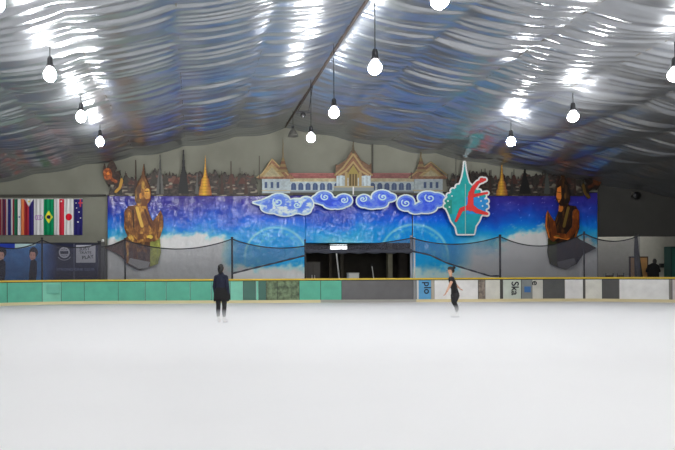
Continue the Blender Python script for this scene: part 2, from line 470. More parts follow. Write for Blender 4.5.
for i, (x0, x1, c, lab) in enumerate(BR):
    base = onboard((x0+x1)/2, 0)
    gate = 'gate' in lab
    r = empty('rink_gate' if gate else 'rink_board', base); tag(r, lab, 'gate' if gate else 'board', None)
    stained = 'stained' in lab or 'worn' in lab
    p = MB(); curved(p, x0+.18, x1-.18, .13, BH-.085, 0, .05)
    p.build('panel', mat('stained_board', (104, 122, 92), .5, noise=.75, nscale=5) if 'stained' in lab else
            mat('worn_brown_board', (140, 128, 116), .5, noise=.6, nscale=6) if 'brown' in lab else boardmat(c, .09), r)
    p = MB(); curved(p, x0, x1, 0.0, .13, -.02, .05); p.build('kick_plate', m_cream if not gate else mat('grey_kick', (170, 168, 160), .5), r)
    p = MB(); curved(p, x0, x1, BH-.07, BH, -.05, .09); p.build('cap_rail', m_yel, r)
    p = MB(); curved(p, x0, x0+.35, .1, BH-.07, -.006, .06)
    if x1-x0 > 4: p.build('seam_strip', m_seam_shade if c[0] < 210 else mat('pale_seam', (150, 146, 138), .6), r)
    p = MB(); curved(p, x0, x1, BH-.105, BH-.07, -.012, .06); p.build('painted_rail_shadow', m_seam_shade, r)  # dark strip painted in as the shade under the cap rail
    if 'tray' in lab:
        b = MB(); q = onboard(51.5, -.03); b.box((q.x-.36, q.y-.04, .48), (q.x+.36, q.y+.02, .9)); b.build('tray', boardmat((128, 204, 182), .05), r)
    if 'sticker' in lab:
        b = MB(); q = onboard(527.5, -.01); b.box((q.x-.15, q.y-.006, .42), (q.x+.13, q.y+.006, .68)); b.build('sticker', mat('blue_sticker', (70, 120, 180), .5), r)
    if 'plo' in lab:
        q = onboard(427, -.012); text('lettering', 'plo', .44, m_blacktxt, Vector((q.x, q.y, .64)), FRONT @ Matrix.Rotation(-math.pi/2, 4, 'Z'), r)
        b = MB(); q = onboard(417.6, -.008); b.box((q.x-.05, q.y-.004, .14), (q.x+.04, q.y+.004, .98)); b.build('white_stripe', WHITEPAINT, r)
    if lab.endswith('lettered Ska sideways'):
        q = onboard(514.5, -.012); text('lettering', 'Ska', .46, m_blacktxt, Vector((q.x, q.y, .60)), FRONT @ Matrix.Rotation(-math.pi/2, 4, 'Z'), r)
    if 'curled' in lab:
        q = onboard(535, -.012); text('lettering', 'e', .42, m_blacktxt, Vector((q.x, q.y, .83)), FRONT @ Matrix.Rotation(-math.pi/2, 4, 'Z'), r)

# ================================================================ safety net on poles behind the boards
def net_mat():
    m = bpy.data.materials.new('safety_netting'); m.use_nodes = True; nt = m.node_tree
    nt.nodes.clear(); out = nt.nodes.new('ShaderNodeOutputMaterial'); mx = nt.nodes.new('ShaderNodeMixShader')
    tr = nt.nodes.new('ShaderNodeBsdfTransparent'); df = nt.nodes.new('ShaderNodeBsdfDiffuse'); df.inputs['Color'].default_value = (.10, .10, .125, 1)
    mx.inputs['Fac'].default_value = .47
    nt.links.new(tr.outputs[0], mx.inputs[1]); nt.links.new(df.outputs[0], mx.inputs[2]); nt.links.new(mx.outputs[0], out.inputs[0])
    return m
m_net = net_mat()
NETO = .22
def netpt(px, py, off=NETO):
    q = onboard(px, off); return P(px, py, q.y)
def sag(x0, y0, x1, y1, d, n=18):
    return [(x0+(x1-x0)*i/n, y0+(y1-y0)*i/n + d*4*(i/n)*(1-i/n)) for i in range(n+1)]
BT = 279.5
def bottomline(px):
    q = onboard(px, NETO); v = (BH-.02-HC)*F/q.y; return VY-v-(px-VX)*sr
spans = [
 ('grey safety net in front of the printed women', sag(-12, 243, 42, 240, 7), None),
 ('grey safety net in front of the circle sign and grey fence end', sag(42, 240, 101, 243, 6), None),
 ('short piece of grey net just left of the left golden figure pole', sag(101, 247, 125, 240, 1.2), None),
 ('wide grey safety net between left golden figure and navy-jacketed skater', sag(125, 240, 232, 239, 9.5, 30), None),
 ('grey safety net lifted over the planet banner', sag(232, 239, 305, 246, 5, 24), [(232, 274.5), (250, 270), (275, 264), (305, 256.5)]),
 ('grey safety net rolled up across the dark doorway', sag(305, 244, 411.5, 238, 4, 24), [(305, 252), (330, 252.5), (370, 252.5), (411.5, 252)]),
 ('grey safety net lifted in front of the leaning skater', sag(411.5, 238, 500, 236.5, 7, 28), [(411.5, 252), (430, 256), (447, 264), (470, 271), (490, 277)]),
 ('grey safety net in front of the right golden figure', sag(500, 236.5, 584, 233.5, 11, 28), None),
 ('grey safety net in front of the passage at the right', sag(584, 233.5, 640, 235, 7, 18), None),
]
m_cable = mat('net_cable', (24, 25, 30), .7); m_hem = mat('rolled_net_hem', (58, 60, 70), .9)
for lab, top, bot in spans:
    r = empty('safety_net', netpt(*top[0])*1.0); tag(r, lab, 'net')
    mb = MB(); vs = []; n = len(top)
    bots = []
    for i, (x, y) in enumerate(top):
        if bot is None: yb = bottomline(x)
        else:
            yb = np.interp(x, [q[0] for q in bot], [q[1] for q in bot])
            yb = min(yb, bottomline(x)) if x > 480 else yb
        bots.append((x, yb)); vs += [netpt(x, y), netpt(x, yb)]
    mb.add(vs, [(2*i, 2*i+1, 2*i+3, 2*i+2) for i in range(n-1)])
    o = mb.build('netting', m_net, r)
    mb = MB(); mb.tube([netpt(x, y) for x, y in top], .028, 6); mb.build('top_cable', m_cable, r)
    if bot is not None:
        wdt = .09 if lab.endswith('doorway') else .034
        mb = MB(); mb.tube([netpt(x, y-1) for x, y in bots], [wdt*(1+.3*math.sin(i*1.7)) for i in range(len(bots))], 8); mb.build('rolled_hem', m_hem, r)
for px, top, lab, wd in ((42, 238.5, 'black net pole between the printed women and circle sign', .04), (125, 239, 'black net pole by the left golden figure', .04),
        (232, 238, 'black net pole right of the navy-jacketed skater', .045), (500, 235.5, 'black net pole above the Ska lettered board', .045),
        (584, 232.5, 'thin black net pole by the right golden figure', .03)):
    q = onboard(px, NETO+.12); t_ = P(px, top, q.y)
    r = empty('net_pole', (t_.x, q.y, 0)); tag(r, lab, 'pole', 'net poles behind the boards')
    mb = MB(); mb.tube([(t_.x, q.y, .0), (t_.x, q.y, t_.z)], wd, 8); mb.build('post', m_cable, r)
    mb = MB(); mb.lathe([(0, .05), (wd+.01, .04), (wd+.02, 0), (0, 0)], t_, 8); mb.build('cap', m_cable, r)
for px, top, w_, lab in ((305, 240, .035, 'dark slim post at the left side of the dark doorway'), (411.2, 236, .055, 'light steel post at the right side of the dark doorway'), (414.3, 238, .04, 'white slim post standing beside the light steel post')):
    q = onboard(px, NETO+.2); t_ = P(px, top, q.y)
    mb = MB(); mb.tube([(t_.x, q.y, 0), (t_.x, q.y, t_.z)], w_, 8); mb.lathe([(0, .03), (w_+.01, .02), (w_+.01, -.03), (0, -.03)], t_, 8)
    tag(mb.build('door_post', DARK if px < 400 else (mat('steel_post', (150, 158, 170), .4) if px < 413 else WHITEPAINT)), lab, 'post')

# ================================================================ mural banners
def S(py, stops):
    ys = [s[0] for s in stops]; return np.stack([np.interp(py, ys, [s[1][k] for s in stops]) for k in range(3)], -1)
SKY = [(192, (48, 38, 112)), (203, (48, 44, 134)), (213, (34, 62, 166)), (223, (20, 98, 200)), (232, (30, 146, 228)), (241, (96, 180, 235)), (248, (150, 186, 232)), (258, (204, 206, 246)), (280, (206, 208, 250))]
def mural(a, blues=()):
    X, Y = a.X, a.Y
    warp = (fbm(X/26, Y/14, 4)-.5)*16
    c = S(Y+warp, SKY)
    # white cloud banks
    for cx, cy, rx, ry in ((190, 250, 48, 16), (118, 252, 26, 13), (545, 250, 45, 20), (590, 262, 40, 18)):
        k = np.clip(1.25-np.hypot((X-cx)/rx, (Y-cy)/ry)+(fbm(X/7, Y/5, 9)-.5)*.9, 0, 1)[..., None]; k = np.clip(k*2.2, 0, 1)
        c = c*(1-k)+np.array((222, 226, 246))*k
    # blue planet fields
    for cx, cy, R in ((276, 257, 31), (414, 257, 34)):
        d = np.hypot(X-cx, (Y-cy)*1.05)
        k = np.clip((R+26-d)/20, 0, 1)[..., None]
        blue = S(Y, [(195, (46, 38, 124)), (207, (40, 46, 150)), (217, (20, 84, 204)), (228, (16, 128, 226)), (262, (30, 150, 224)), (280, (64, 160, 222))])
        c = c*(1-k)+blue*k
        st = np.clip(fbm(X/3.5, Y/3.5, 17)-.55, 0, 1)*3.0*np.clip((R+8-d)/16, 0, 1)*np.clip(1-np.abs(d-R+6)/16, 0, 1)
        st = np.clip(st, 0, .7)[..., None]; c = c*(1-st)+np.array((120, 205, 245))*st
        for rr, ww, s_ in ((R, 1.3, .5), (R-4.5, 1.6, .16)):
            g = np.exp(-((d-rr)/ww)**2)*s_*np.clip((cy+6-Y)/20+.3, 0, 1)
            c = c*(1-g[..., None])+np.array((200, 235, 250))*g[..., None]
        wl = np.clip((Y-264)/8+(fbm(X/8, Y/6, 27)-.5)*1.6, 0, 1)[..., None]*.8
        c = c*(1-wl)+np.array((214, 222, 236))*wl
    # nebula streaks near the top
    neb = np.clip(fbm(X/13, Y/7, 33)-.56, 0, 1)*1.3*np.clip((222-Y)/16, 0, 1)
    nb = np.clip(neb*.7, 0, .5)[..., None]; c = c*(1-nb)+np.array((150, 140, 220))*nb
    spark = (vn(X/1.1, Y/1.1, 41) > .93)*np.clip((235-Y)/20, 0, 1)*40
    c += spark[..., None]
    return np.clip(c, 0, 255)
def folds(seed, amp=.035):
    return lambda X, Y: amp*.6*(fbm(X/9, Y/60, seed)-.5)*2 + .05*(fbm(X/9, Y/9, seed+5)-.5)
for lab, x0, x1, y0, y1, Y, sd in (
    ('blue printed vinyl backdrop with cloud bank left of the dark doorway', 107.5, 305.5, 195, 299, WALL-.16, 51),
    ('short blue printed vinyl valance hanging over the dark doorway', 305, 412, 192, 243, WALL-.10, 52),
    ('blue printed vinyl backdrop with white cloud right of the dark doorway', 413, 597.5, 192.5, 297, WALL-.16, 53)):
    a = Art(x0, x1, y0, y1, 1.0 if 'valance' not in lab else .8)
    a.ink(np.ones_like(a.mask), mural(a))
    r = empty('mural_backdrop', P((x0+x1)/2, y1, Y)); tag(r, lab, 'backdrop')
    a.build('printed_sheet', Y, VINYL, r, thick=.006, ripple=folds(sd), full=True)
    mb = MB(); mb.tube([P(x0, y0, Y-.02), P(x1, y0-(x1-x0)*0.0, Y-.02)], .025, 6); mb.build('top_hem', m_cable, r)

# ================================================================ skyline cut-outs
def skyline(name, lab, x0, x1, spires, gold, seed, dark=1.0, ytop=150):
    a = Art(x0, x1, ytop, 196, .4); X, Y = a.X, a.Y
    h = 174.5+14*(fbm(X[0]/11, X[0]*0, seed)-.5)+5*(vn(X[0]/1.6, X[0]*0, seed+1)-.5)
    edge = np.minimum(np.clip((X[0]-x0)*4, 0, 99), np.clip((x1-X[0])*4, 0, 99)); h = np.maximum(h, 196-edge)
    m = Y >= h[None, :]
    n1 = fbm(X/2.2, Y/1.6, seed+3); n2 = fbm(X/7, Y/3, seed+7)
    base = np.stack([60+70*(n1-.5), 54+60*(n1-.5), 51+56*(n1-.5)], -1)
    red = np.clip((n2-.52)*9, 0, 1)[..., None]*(np.clip((Y-173)/3, 0, 1)*np.clip((190-Y)/3, 0, 1))[..., None]
    base = base*(1-red)+np.stack([104+70*(n1-.5), 62+24*n1, 52+24*n1], -1)*red
    pale = np.clip((vn(X/4.5, Y/1.7, seed+9)-.68)*8, 0, 1)[..., None]*np.clip((Y-180)/3, 0, 1)[..., None]
    base = base*(1-pale)+np.array((140, 132, 116))*pale
    base = base*dark
    a.ink(m, base)
    for k in range(int((x1-x0)/7)):
        cx = x0+4+k*7+3*math.sin(k*2.3+seed); t = 165+9*vn(k*1.7, 0, seed)
        a.line([(cx, t), (cx, 186)], [.4, 1.6], np.array((50, 42, 38))*dark)
        a.poly([(cx-4.2, 184), (cx-1, t+7), (cx+1, t+7), (cx+4.2, 184)], np.array((78, 50, 44))*dark if k % 2 else np.array((58, 54, 48))*dark)
    for cx, t, wb, c in spires:
        c = np.array(c)*dark
        a.poly([(cx-.5, t), (cx+.5, t), (cx+wb*.16, t+(193-t)*.45), (cx+wb*.3, t+(193-t)*.62), (cx+wb*.5, 194), (cx-wb*.5, 194), (cx-wb*.3, t+(193-t)*.62), (cx-wb*.16, t+(193-t)*.45)], c)
    r = empty(name, P((x0+x1)/2, 196, WALL-.3)); tag(r, lab, 'cutout')
    a.build('city_silhouette', WALL-.22, PR, r, .03)
    for cx, t, w_ in gold:
        g = Art(cx-w_, cx+w_, t-1, 195.5, .3)
        nn = fbm(g.X/1.5, g.Y/2, 3)
        prof = [(t, .35), (t+9, .8), (t+16, 1.5), (t+20, w_*.32), (t+23, w_*.58), (t+29, w_*.68), (t+30, w_*.8), (t+37.5, w_*.95), (196, w_*.95)]
        hw = np.interp(g.Y, [p[0] for p in prof], [p[1] for p in prof])
        sh = (g.X-cx)/np.maximum(hw, .1)
        colr = np.stack([205-70*np.abs(sh+.2)+40*(nn-.5), 160-75*np.abs(sh+.2)+30*(nn-.5), 40+20*nn], -1)
        band = (np.sin(g.Y*2.2) > .55)[..., None]*.25
        g.ink(np.abs(g.X-cx) <= hw, colr*(1-band*.4)*(dark*.5+.55))
        g.build('golden_chedi', WALL-.28, PR, r, .04)['label'] = 'golden bell-shaped spire'
    return r
DKG = (50, 50, 50); BRN = (66, 48, 42); GY = (88, 88, 84)
skyline('skyline_cutout', 'dark printed temple skyline cutout with golden spire, left of the white palace', 108, 259,
        [(135.5, 160, 4, BRN), (160, 154.5, 8, GY), (160, 154.5, 2, DKG), (183.5, 149.5, 11, (40, 40, 40)), (197, 173, 4, GY), (231, 161, 3.5, (70, 56, 48)), (246, 172, 4, BRN), (120, 170, 5, DKG), (222, 173, 4, BRN), (144, 164, 3, BRN)],
        [(205.3, 156.5, 7)], 5, 1.0, 148)
skyline('skyline_cutout', 'dark printed temple skyline cutout, inked darker still as ceiling shade, on the right with small golden spire', 447, 584,
        [(456, 156, 3, GY), (470, 170, 5, BRN), (480, 172, 5, BRN), (512, 172, 3, DKG), (525, 166, 12, (30, 30, 30)), (547, 160, 6, (84, 88, 84)), (490, 170, 4, BRN), (558, 170, 4, BRN), (575, 172, 3, BRN)],
        [(502, 160, 6.5)], 61, .72, 152)  # dark print dimmed further to stand for shade from the ceiling
# temple guardian creatures at both ends
def guardian(lab, x0, flip, dark):
    a = Art(0, 25, 0, 36, .3); X, Y = a.X, a.Y
    xx = 25-X if flip else X
    b = Art(0, 25, 0, 36, .3); b.X = xx
    n = fbm(xx/1.6, Y/1.6, 71)
    col = np.stack([150+150*(n-.5), 78+100*(n-.5), 40+50*(n-.5)], -1)*dark
    blk = np.stack([62+50*(n-.5), 48+40*(n-.5), 42+30*(n-.5)], -1)*dark
    body = b.pm([(1, 7), (3, 4), (4, 9), (7, 3), (10, 0), (13, 4), (15, 9), (13, 12), (17, 11), (19, 15), (17, 20), (20, 18), (21.5, 22), (19, 29), (15, 34), (12, 33), (14, 27), (11, 24), (6, 25), (3, 21), (1, 15)])
    b.ink(body, blk); b.ink(body & b.dm(5.5, 14.5, 4.5, 6), col); b.ink(body & b.lm([(6, 14), (10, 20), (14, 22)], 3), col)
    b.ink(body & b.lm([(20, 20), (18, 28), (13, 33)], 3), np.array((185, 140, 60))*dark); b.ink(body & b.dm(6, 14, 1.6), np.array((225, 130, 50))*dark)
    b.ink(b.lm([(3, 8), (2, 4)], 1), blk)
    a.mask, a.col = b.mask, b.col
    a.X = X+x0; a.Y = Y+(159.5 if not flip else 165); a.nx, a.ny = a.X.shape[1], a.X.shape[0]
    o = a.build('guardian_cutout', WALL-.34, PR, None, .03); tag(o, lab, 'cutout')
guardian('orange-brown printed guardian creature cutout at the left end of the skyline', 102, False, .95)
guardian('dark orange guardian creature cutout at the right end of the skyline', 578, True, .42)

# ================================================================ palace cut-out
pal = empty('palace_cutout', P(350, 196, WALL-.3)); tag(pal, 'printed white palace cutout with red roofs and central gilded gable', 'cutout')
WW = np.array((176, 188, 192)); CREAM = np.array((188, 176, 140)); REDR = np.array((142, 88, 84)); GOLD = np.array((158, 136, 94)); ORG = np.array((134, 96, 74)); WIN = np.array((66, 84, 120))
def wing(x0, x1, name, dark=1.0):
    a = Art(x0, x1, 171, 195, .3); n = fbm(a.X/3, a.Y/1.5, 81)[..., None]
    a.ink(a.Y > 180.5, WW*dark*(.85+.3*n))
    a.ink((a.Y > 173) & (a.Y <= 178.5), REDR*dark*(.8+.4*n)); a.ink((a.Y > 173) & (a.Y < 174), REDR*dark*1.2)
    a.ink((a.Y > 178.2) & (a.Y <= 181.5), CREAM*dark*(.75+.4*n))
    k = x0+3.6
    while k < x1-2:
        a.ink(a.dm(k, 185.8, 2.6, 3), WIN*dark); a.rect(k-2.6, k+2.6, 185.5, 190, WIN*dark)
        a.line([(k, 183), (k, 190)], .5, np.array((96, 116, 150))*dark); k += 7.2
    a.ink(a.Y > 190.5, WW*dark*.75)
    a.ink(a.Y > 192.5, np.array((70, 66, 60))*dark)
    a.build(name, WALL-.24, PR, pal, .03, gain=1.25)
wing(290, 339, 'palace_wing'); wing(369, 416, 'palace_wing', .8)
def pavilion(x0, x1, peak, top_sp, name, spx, dark=1.0):
    a = Art(x0-3, x1+3, top_sp-1, 196, .3); cx = (x0+x1)/2; n = fbm(a.X/2, a.Y/1.5, 83)[..., None]
    a.rect(x0+3, x1-3, 176, 193, WW*dark); a.ink((a.X > x0+3) & (a.X < x1-3) & (a.Y > 176) & (a.Y < 193), WW*dark*(.85+.25*n))
    a.poly([(x0-2, 178), (x0+6, 170), (peak[0], peak[1]), (x1-8, 170), (x1+2, 178), (x1, 179), (x0, 179)], ORG*dark*(.7+.7*n))
    a.poly([(peak[0]-13, 176.5), (peak[0], peak[1]+3), (peak[0]+13, 176.5)], GOLD*dark*(.9+.3*n))
    a.poly([(peak[0]-9, 176.5), (peak[0], peak[1]+7), (peak[0]+9, 176.5)], CREAM*dark*(.75+.3*n))
    a.line([(x0-2, 177.5), (x0+3, 174), (peak[0], peak[1]-1), (peak[0]+16, 175)], 1.2, GOLD*dark*1.15)
    for w_ in (peak[0]-6, peak[0], peak[0]+6):
        a.rect(w_-1.4, w_+1.4, 182, 188, WIN*dark)
    a.rect(x0+2, x1-2, 190, 191, CREAM*dark); a.rect(x0, x1, 193, 195.5, np.array((80, 76, 68))*dark)
    a.line([(x0+.5, 178), (x0+.2, 156 if name == 'left_pavilion' else 172)], .9, np.array((74, 66, 58))*dark)
    # tiered spire
    y = 172
    for k, w_ in enumerate((6, 4.8, 3.8, 2.8, 2.0)):
        a.poly([(spx-w_, y), (spx-w_*.55, y-3.2), (spx+w_*.55, y-3.2), (spx+w_, y)], (ORG if k % 2 else GOLD)*dark*.9); y -= 2.7
    a.line([(spx, y+2), (spx, top_sp)], [1.8, .5], GOLD*dark*.85)
    a.build(name, WALL-.27, PR, pal, .03, gain=1.2)
pavilion(259, 293, (272, 160), 139, 'left_pavilion', 283)
pavilion(411, 446, (431, 163), 140, 'right_pavilion', 421, .82)
a = Art(333, 375, 139, 196, .3); n = fbm(a.X/2, a.Y/1.5, 87)[..., None]
a.ink((a.X > 337) & (a.X < 371) & (a.Y > 174), WW*(.8+.3*n))
a.poly([(335.5, 164), (338, 165), (346, 160), (352, 150), (353.3, 146), (354.6, 150), (361, 160), (369, 165), (371.5, 163), (371.5, 174), (362, 176), (345, 176), (335.5, 174)], np.array((110, 84, 66))*(.8+.5*n))
for dx, yy, c in ((0, 0, GOLD), (0, 5, ORG), (0, 8, GOLD*1.05)):
    a.line([(335+yy*.5, 175), (343+yy*.4, 168+yy*.3), (353.3, 154+yy), (363-yy*.4, 168+yy*.3), (372-yy*.5, 175)], 1.8, c)
a.poly([(345, 178), (353.3, 165), (361.5, 178)], np.array((150, 134, 74)))
a.rect(349, 357.5, 174, 186, np.array((92, 78, 48)))
for k in (349, 351.8, 354.6, 357.4): a.rect(k-.4, k+.4, 174, 186, GOLD)
a.rect(345, 347.5, 172, 188, GOLD); a.rect(359, 361.5, 172, 188, GOLD)
for k in (337, 341, 365, 369): a.rect(k-.5, k+.5, 176, 190, WW*1.1)
a.rect(334, 374, 186, 187.5, CREAM*.9); a.rect(334, 374, 187.5, 193, WW*.72); a.rect(333.5, 374.5, 191, 195.5, np.array((86, 92, 80)))
a.line([(353.3, 187), (353.3, 194)], 1.2, np.array((215, 215, 215)))
a.line([(353.3, 152), (353.3, 141)], [3, .6], np.array((86, 76, 60)))
a.build('central_pavilion', WALL-.30, PR, pal, .04, gain=1.25)

# ================================================================ cloud cut-outs
m_cloud = PR
def cloud(lab, lobes, swirls, tail=None, bx=None, tint=(50, 84, 200), white=.0, sd=0):
    x0, x1, y0, y1 = bx; a = Art(x0, x1, y0, y1, .3)
    core = np.zeros_like(a.mask)
    for cx, cy, rx, ry in lobes: core |= a.dm(cx, cy, rx, ry)
    if tail: core |= a.pm(tail)
    rim = a.dilate(core, 1.5); a.ink(rim, (196, 216, 242))
    n = fbm(a.X/5, a.Y/4, 90+sd)[..., None]
    c = np.array(tint)*(.85+.35*n)
    k = np.clip((n-.45)*5, 0, 1)*white; c = c*(1-k)+np.array((216, 224, 246))*k
    a.ink(core, c)
    inner = ~a.dilate(~core, 2.0); a.ink(core & ~inner, c*.55+np.array((132, 168, 238))*.45)
    for cx, cy, r, d in swirls:
        pts = []
        for i in range(30):
            t = i/29*2.6*math.pi; rr = 1.2*r*(1-t/(3.0*math.pi)); pts.append((cx+d*rr*math.cos(t+2.4), cy-.8*rr*math.sin(t+2.4)))
        a.line(pts, 1.25, (176, 204, 242))
    o = a.build('cloud_cutout', WALL-.42-.06*(sd % 2), m_cloud, None, .04); tag(o, lab, 'cutout', 'blue cloud cutouts under the palace'); return o
cloud('large pale blue swirled cloud cutout with pointed tail, leftmost', [(279, 201.5, 11, 7.5), (297, 206, 12, 7), (306, 204, 7, 7), (272, 207, 11, 6), (285, 210, 12, 5.5), (304, 209, 7, 5)],
      [(278, 202, 4.6, 1), (297, 205, 3.6, -1)], [(253, 202.5), (262, 200.5), (272, 196), (275, 212), (264, 206)], (250, 317, 190, 219), (84, 118, 214), .85, 1)
cloud('deep blue swirled cloud cutout under the left palace wing', [(324, 198, 9, 6.5), (319, 199, 7, 4), (332, 203, 9, 5.5), (344, 200.5, 8, 6), (338, 204, 9, 4.5)],
      [(325, 197, 3.6, 1), (344, 200, 3.4, -1)], None, (309, 355, 188, 212), (44, 76, 200), .25, 2)
cloud('deep blue swirled cloud cutout under the central pavilion right side', [(364, 201, 7, 6), (372, 204, 9, 4.5), (382, 197, 10, 6.5), (378, 203, 10, 5), (389, 197.5, 7, 4)],
      [(363, 199, 3.2, -1), (383, 197, 3.8, 1)], None, (354, 399, 187, 212), (48, 80, 204), .2, 3)
cloud('deep blue swirled cloud cutout touching the skater emblem, rightmost', [(406, 203, 8.5, 7.5), (416, 209, 8, 4.5), (428, 197.5, 10, 6), (436, 199, 9, 6), (426, 207, 11, 6), (438, 203, 6, 4)],
      [(406, 203, 4, 1), (430, 198, 4.6, 1)], None, (394, 449, 187, 216), (46, 78, 202), .15, 4)

# ================================================================ skater emblem
em = empty('skater_emblem', P(465, 236, WALL-.5)); tag(em, 'teal temple emblem with red dancing skater and white outline', 'emblem')
a = Art(438, 496, 156, 240, .28)
half = [(464.6, 162), (465.6, 170), (467.4, 178), (469, 183), (473, 187), (478, 191), (483, 196), (486, 202), (486, 209), (481, 216), (479, 221), (475.5, 226), (474, 234)]
pts = half+[(457.5, 234), (456, 227), (451.5, 221), (448.5, 213), (445.5, 207), (446, 199), (450.5, 193), (455, 188.5), (460, 184), (462.3, 177), (463.8, 170)]
tm = a.pm(pts)
for cx, cy in ((446.5, 201), (445.8, 206), (449, 195.5), (453, 190.5), (458, 186.5), (473, 187.5), (479, 191.5), (484, 196), (486.5, 201), (486.5, 206.5), (484, 211)): tm |= a.dm(cx, cy, 1.9)
red = a.lm([(470.5, 197), (473, 189), (478, 182.5), (485, 179.5)], [5.5, 4.5, 3.2, 2.8]) | a.lm([(472, 196), (479, 194.5), (487, 193)], [4, 3, 2.4]) | a.lm([(471, 193), (470.5, 208)], [5, 6.5])
red |= a.lm([(470, 206), (477, 211), (487, 213.8)], [6, 5, 3]) | a.lm([(470, 207), (461.5, 209.5), (456, 221)], [5.5, 4.2, 2.4]) | a.dm(482, 180, 2.4)
al = a.dilate(tm | red, 1.7); a.ink(al, (232, 236, 236))
n = fbm(a.X/6, a.Y/6, 99)[..., None]
a.ink(tm, np.array((34, 150, 150))*(.9+.25*n)); a.ink(tm & (a.X < 452) & (a.Y > 200), np.array((32, 132, 116)))
a.ink(tm & (a.X > 466) & (a.Y > 197), np.array((44, 134, 200))*(.9+.2*n)); a.ink(tm & (a.Y > 214), np.array((26, 146, 162))*(.9+.2*n))
for cx, cy in ((448, 201), (449.5, 207), (452, 196), (481, 201), (482.5, 206), (478.5, 197)): a.ink(a.dm(cx, cy, .8), (215, 232, 235))
a.build('temple_panel', WALL-.52, PR, em, .04, gain=1.4)
b = Art(438, 496, 156, 240, .28); b.ink(red, (206, 56, 54)); b.build('skater_figure', WALL-.55, PR, em, .025)['label'] = 'red dancing skater shape'
mb = MB(); mb.tube([P(465.4, 184, WALL-.56), P(465.4, 234, WALL-.56)], .022, 6); mb.build('centre_pole', mat('pale_pole', (160, 214, 206), .5), em)

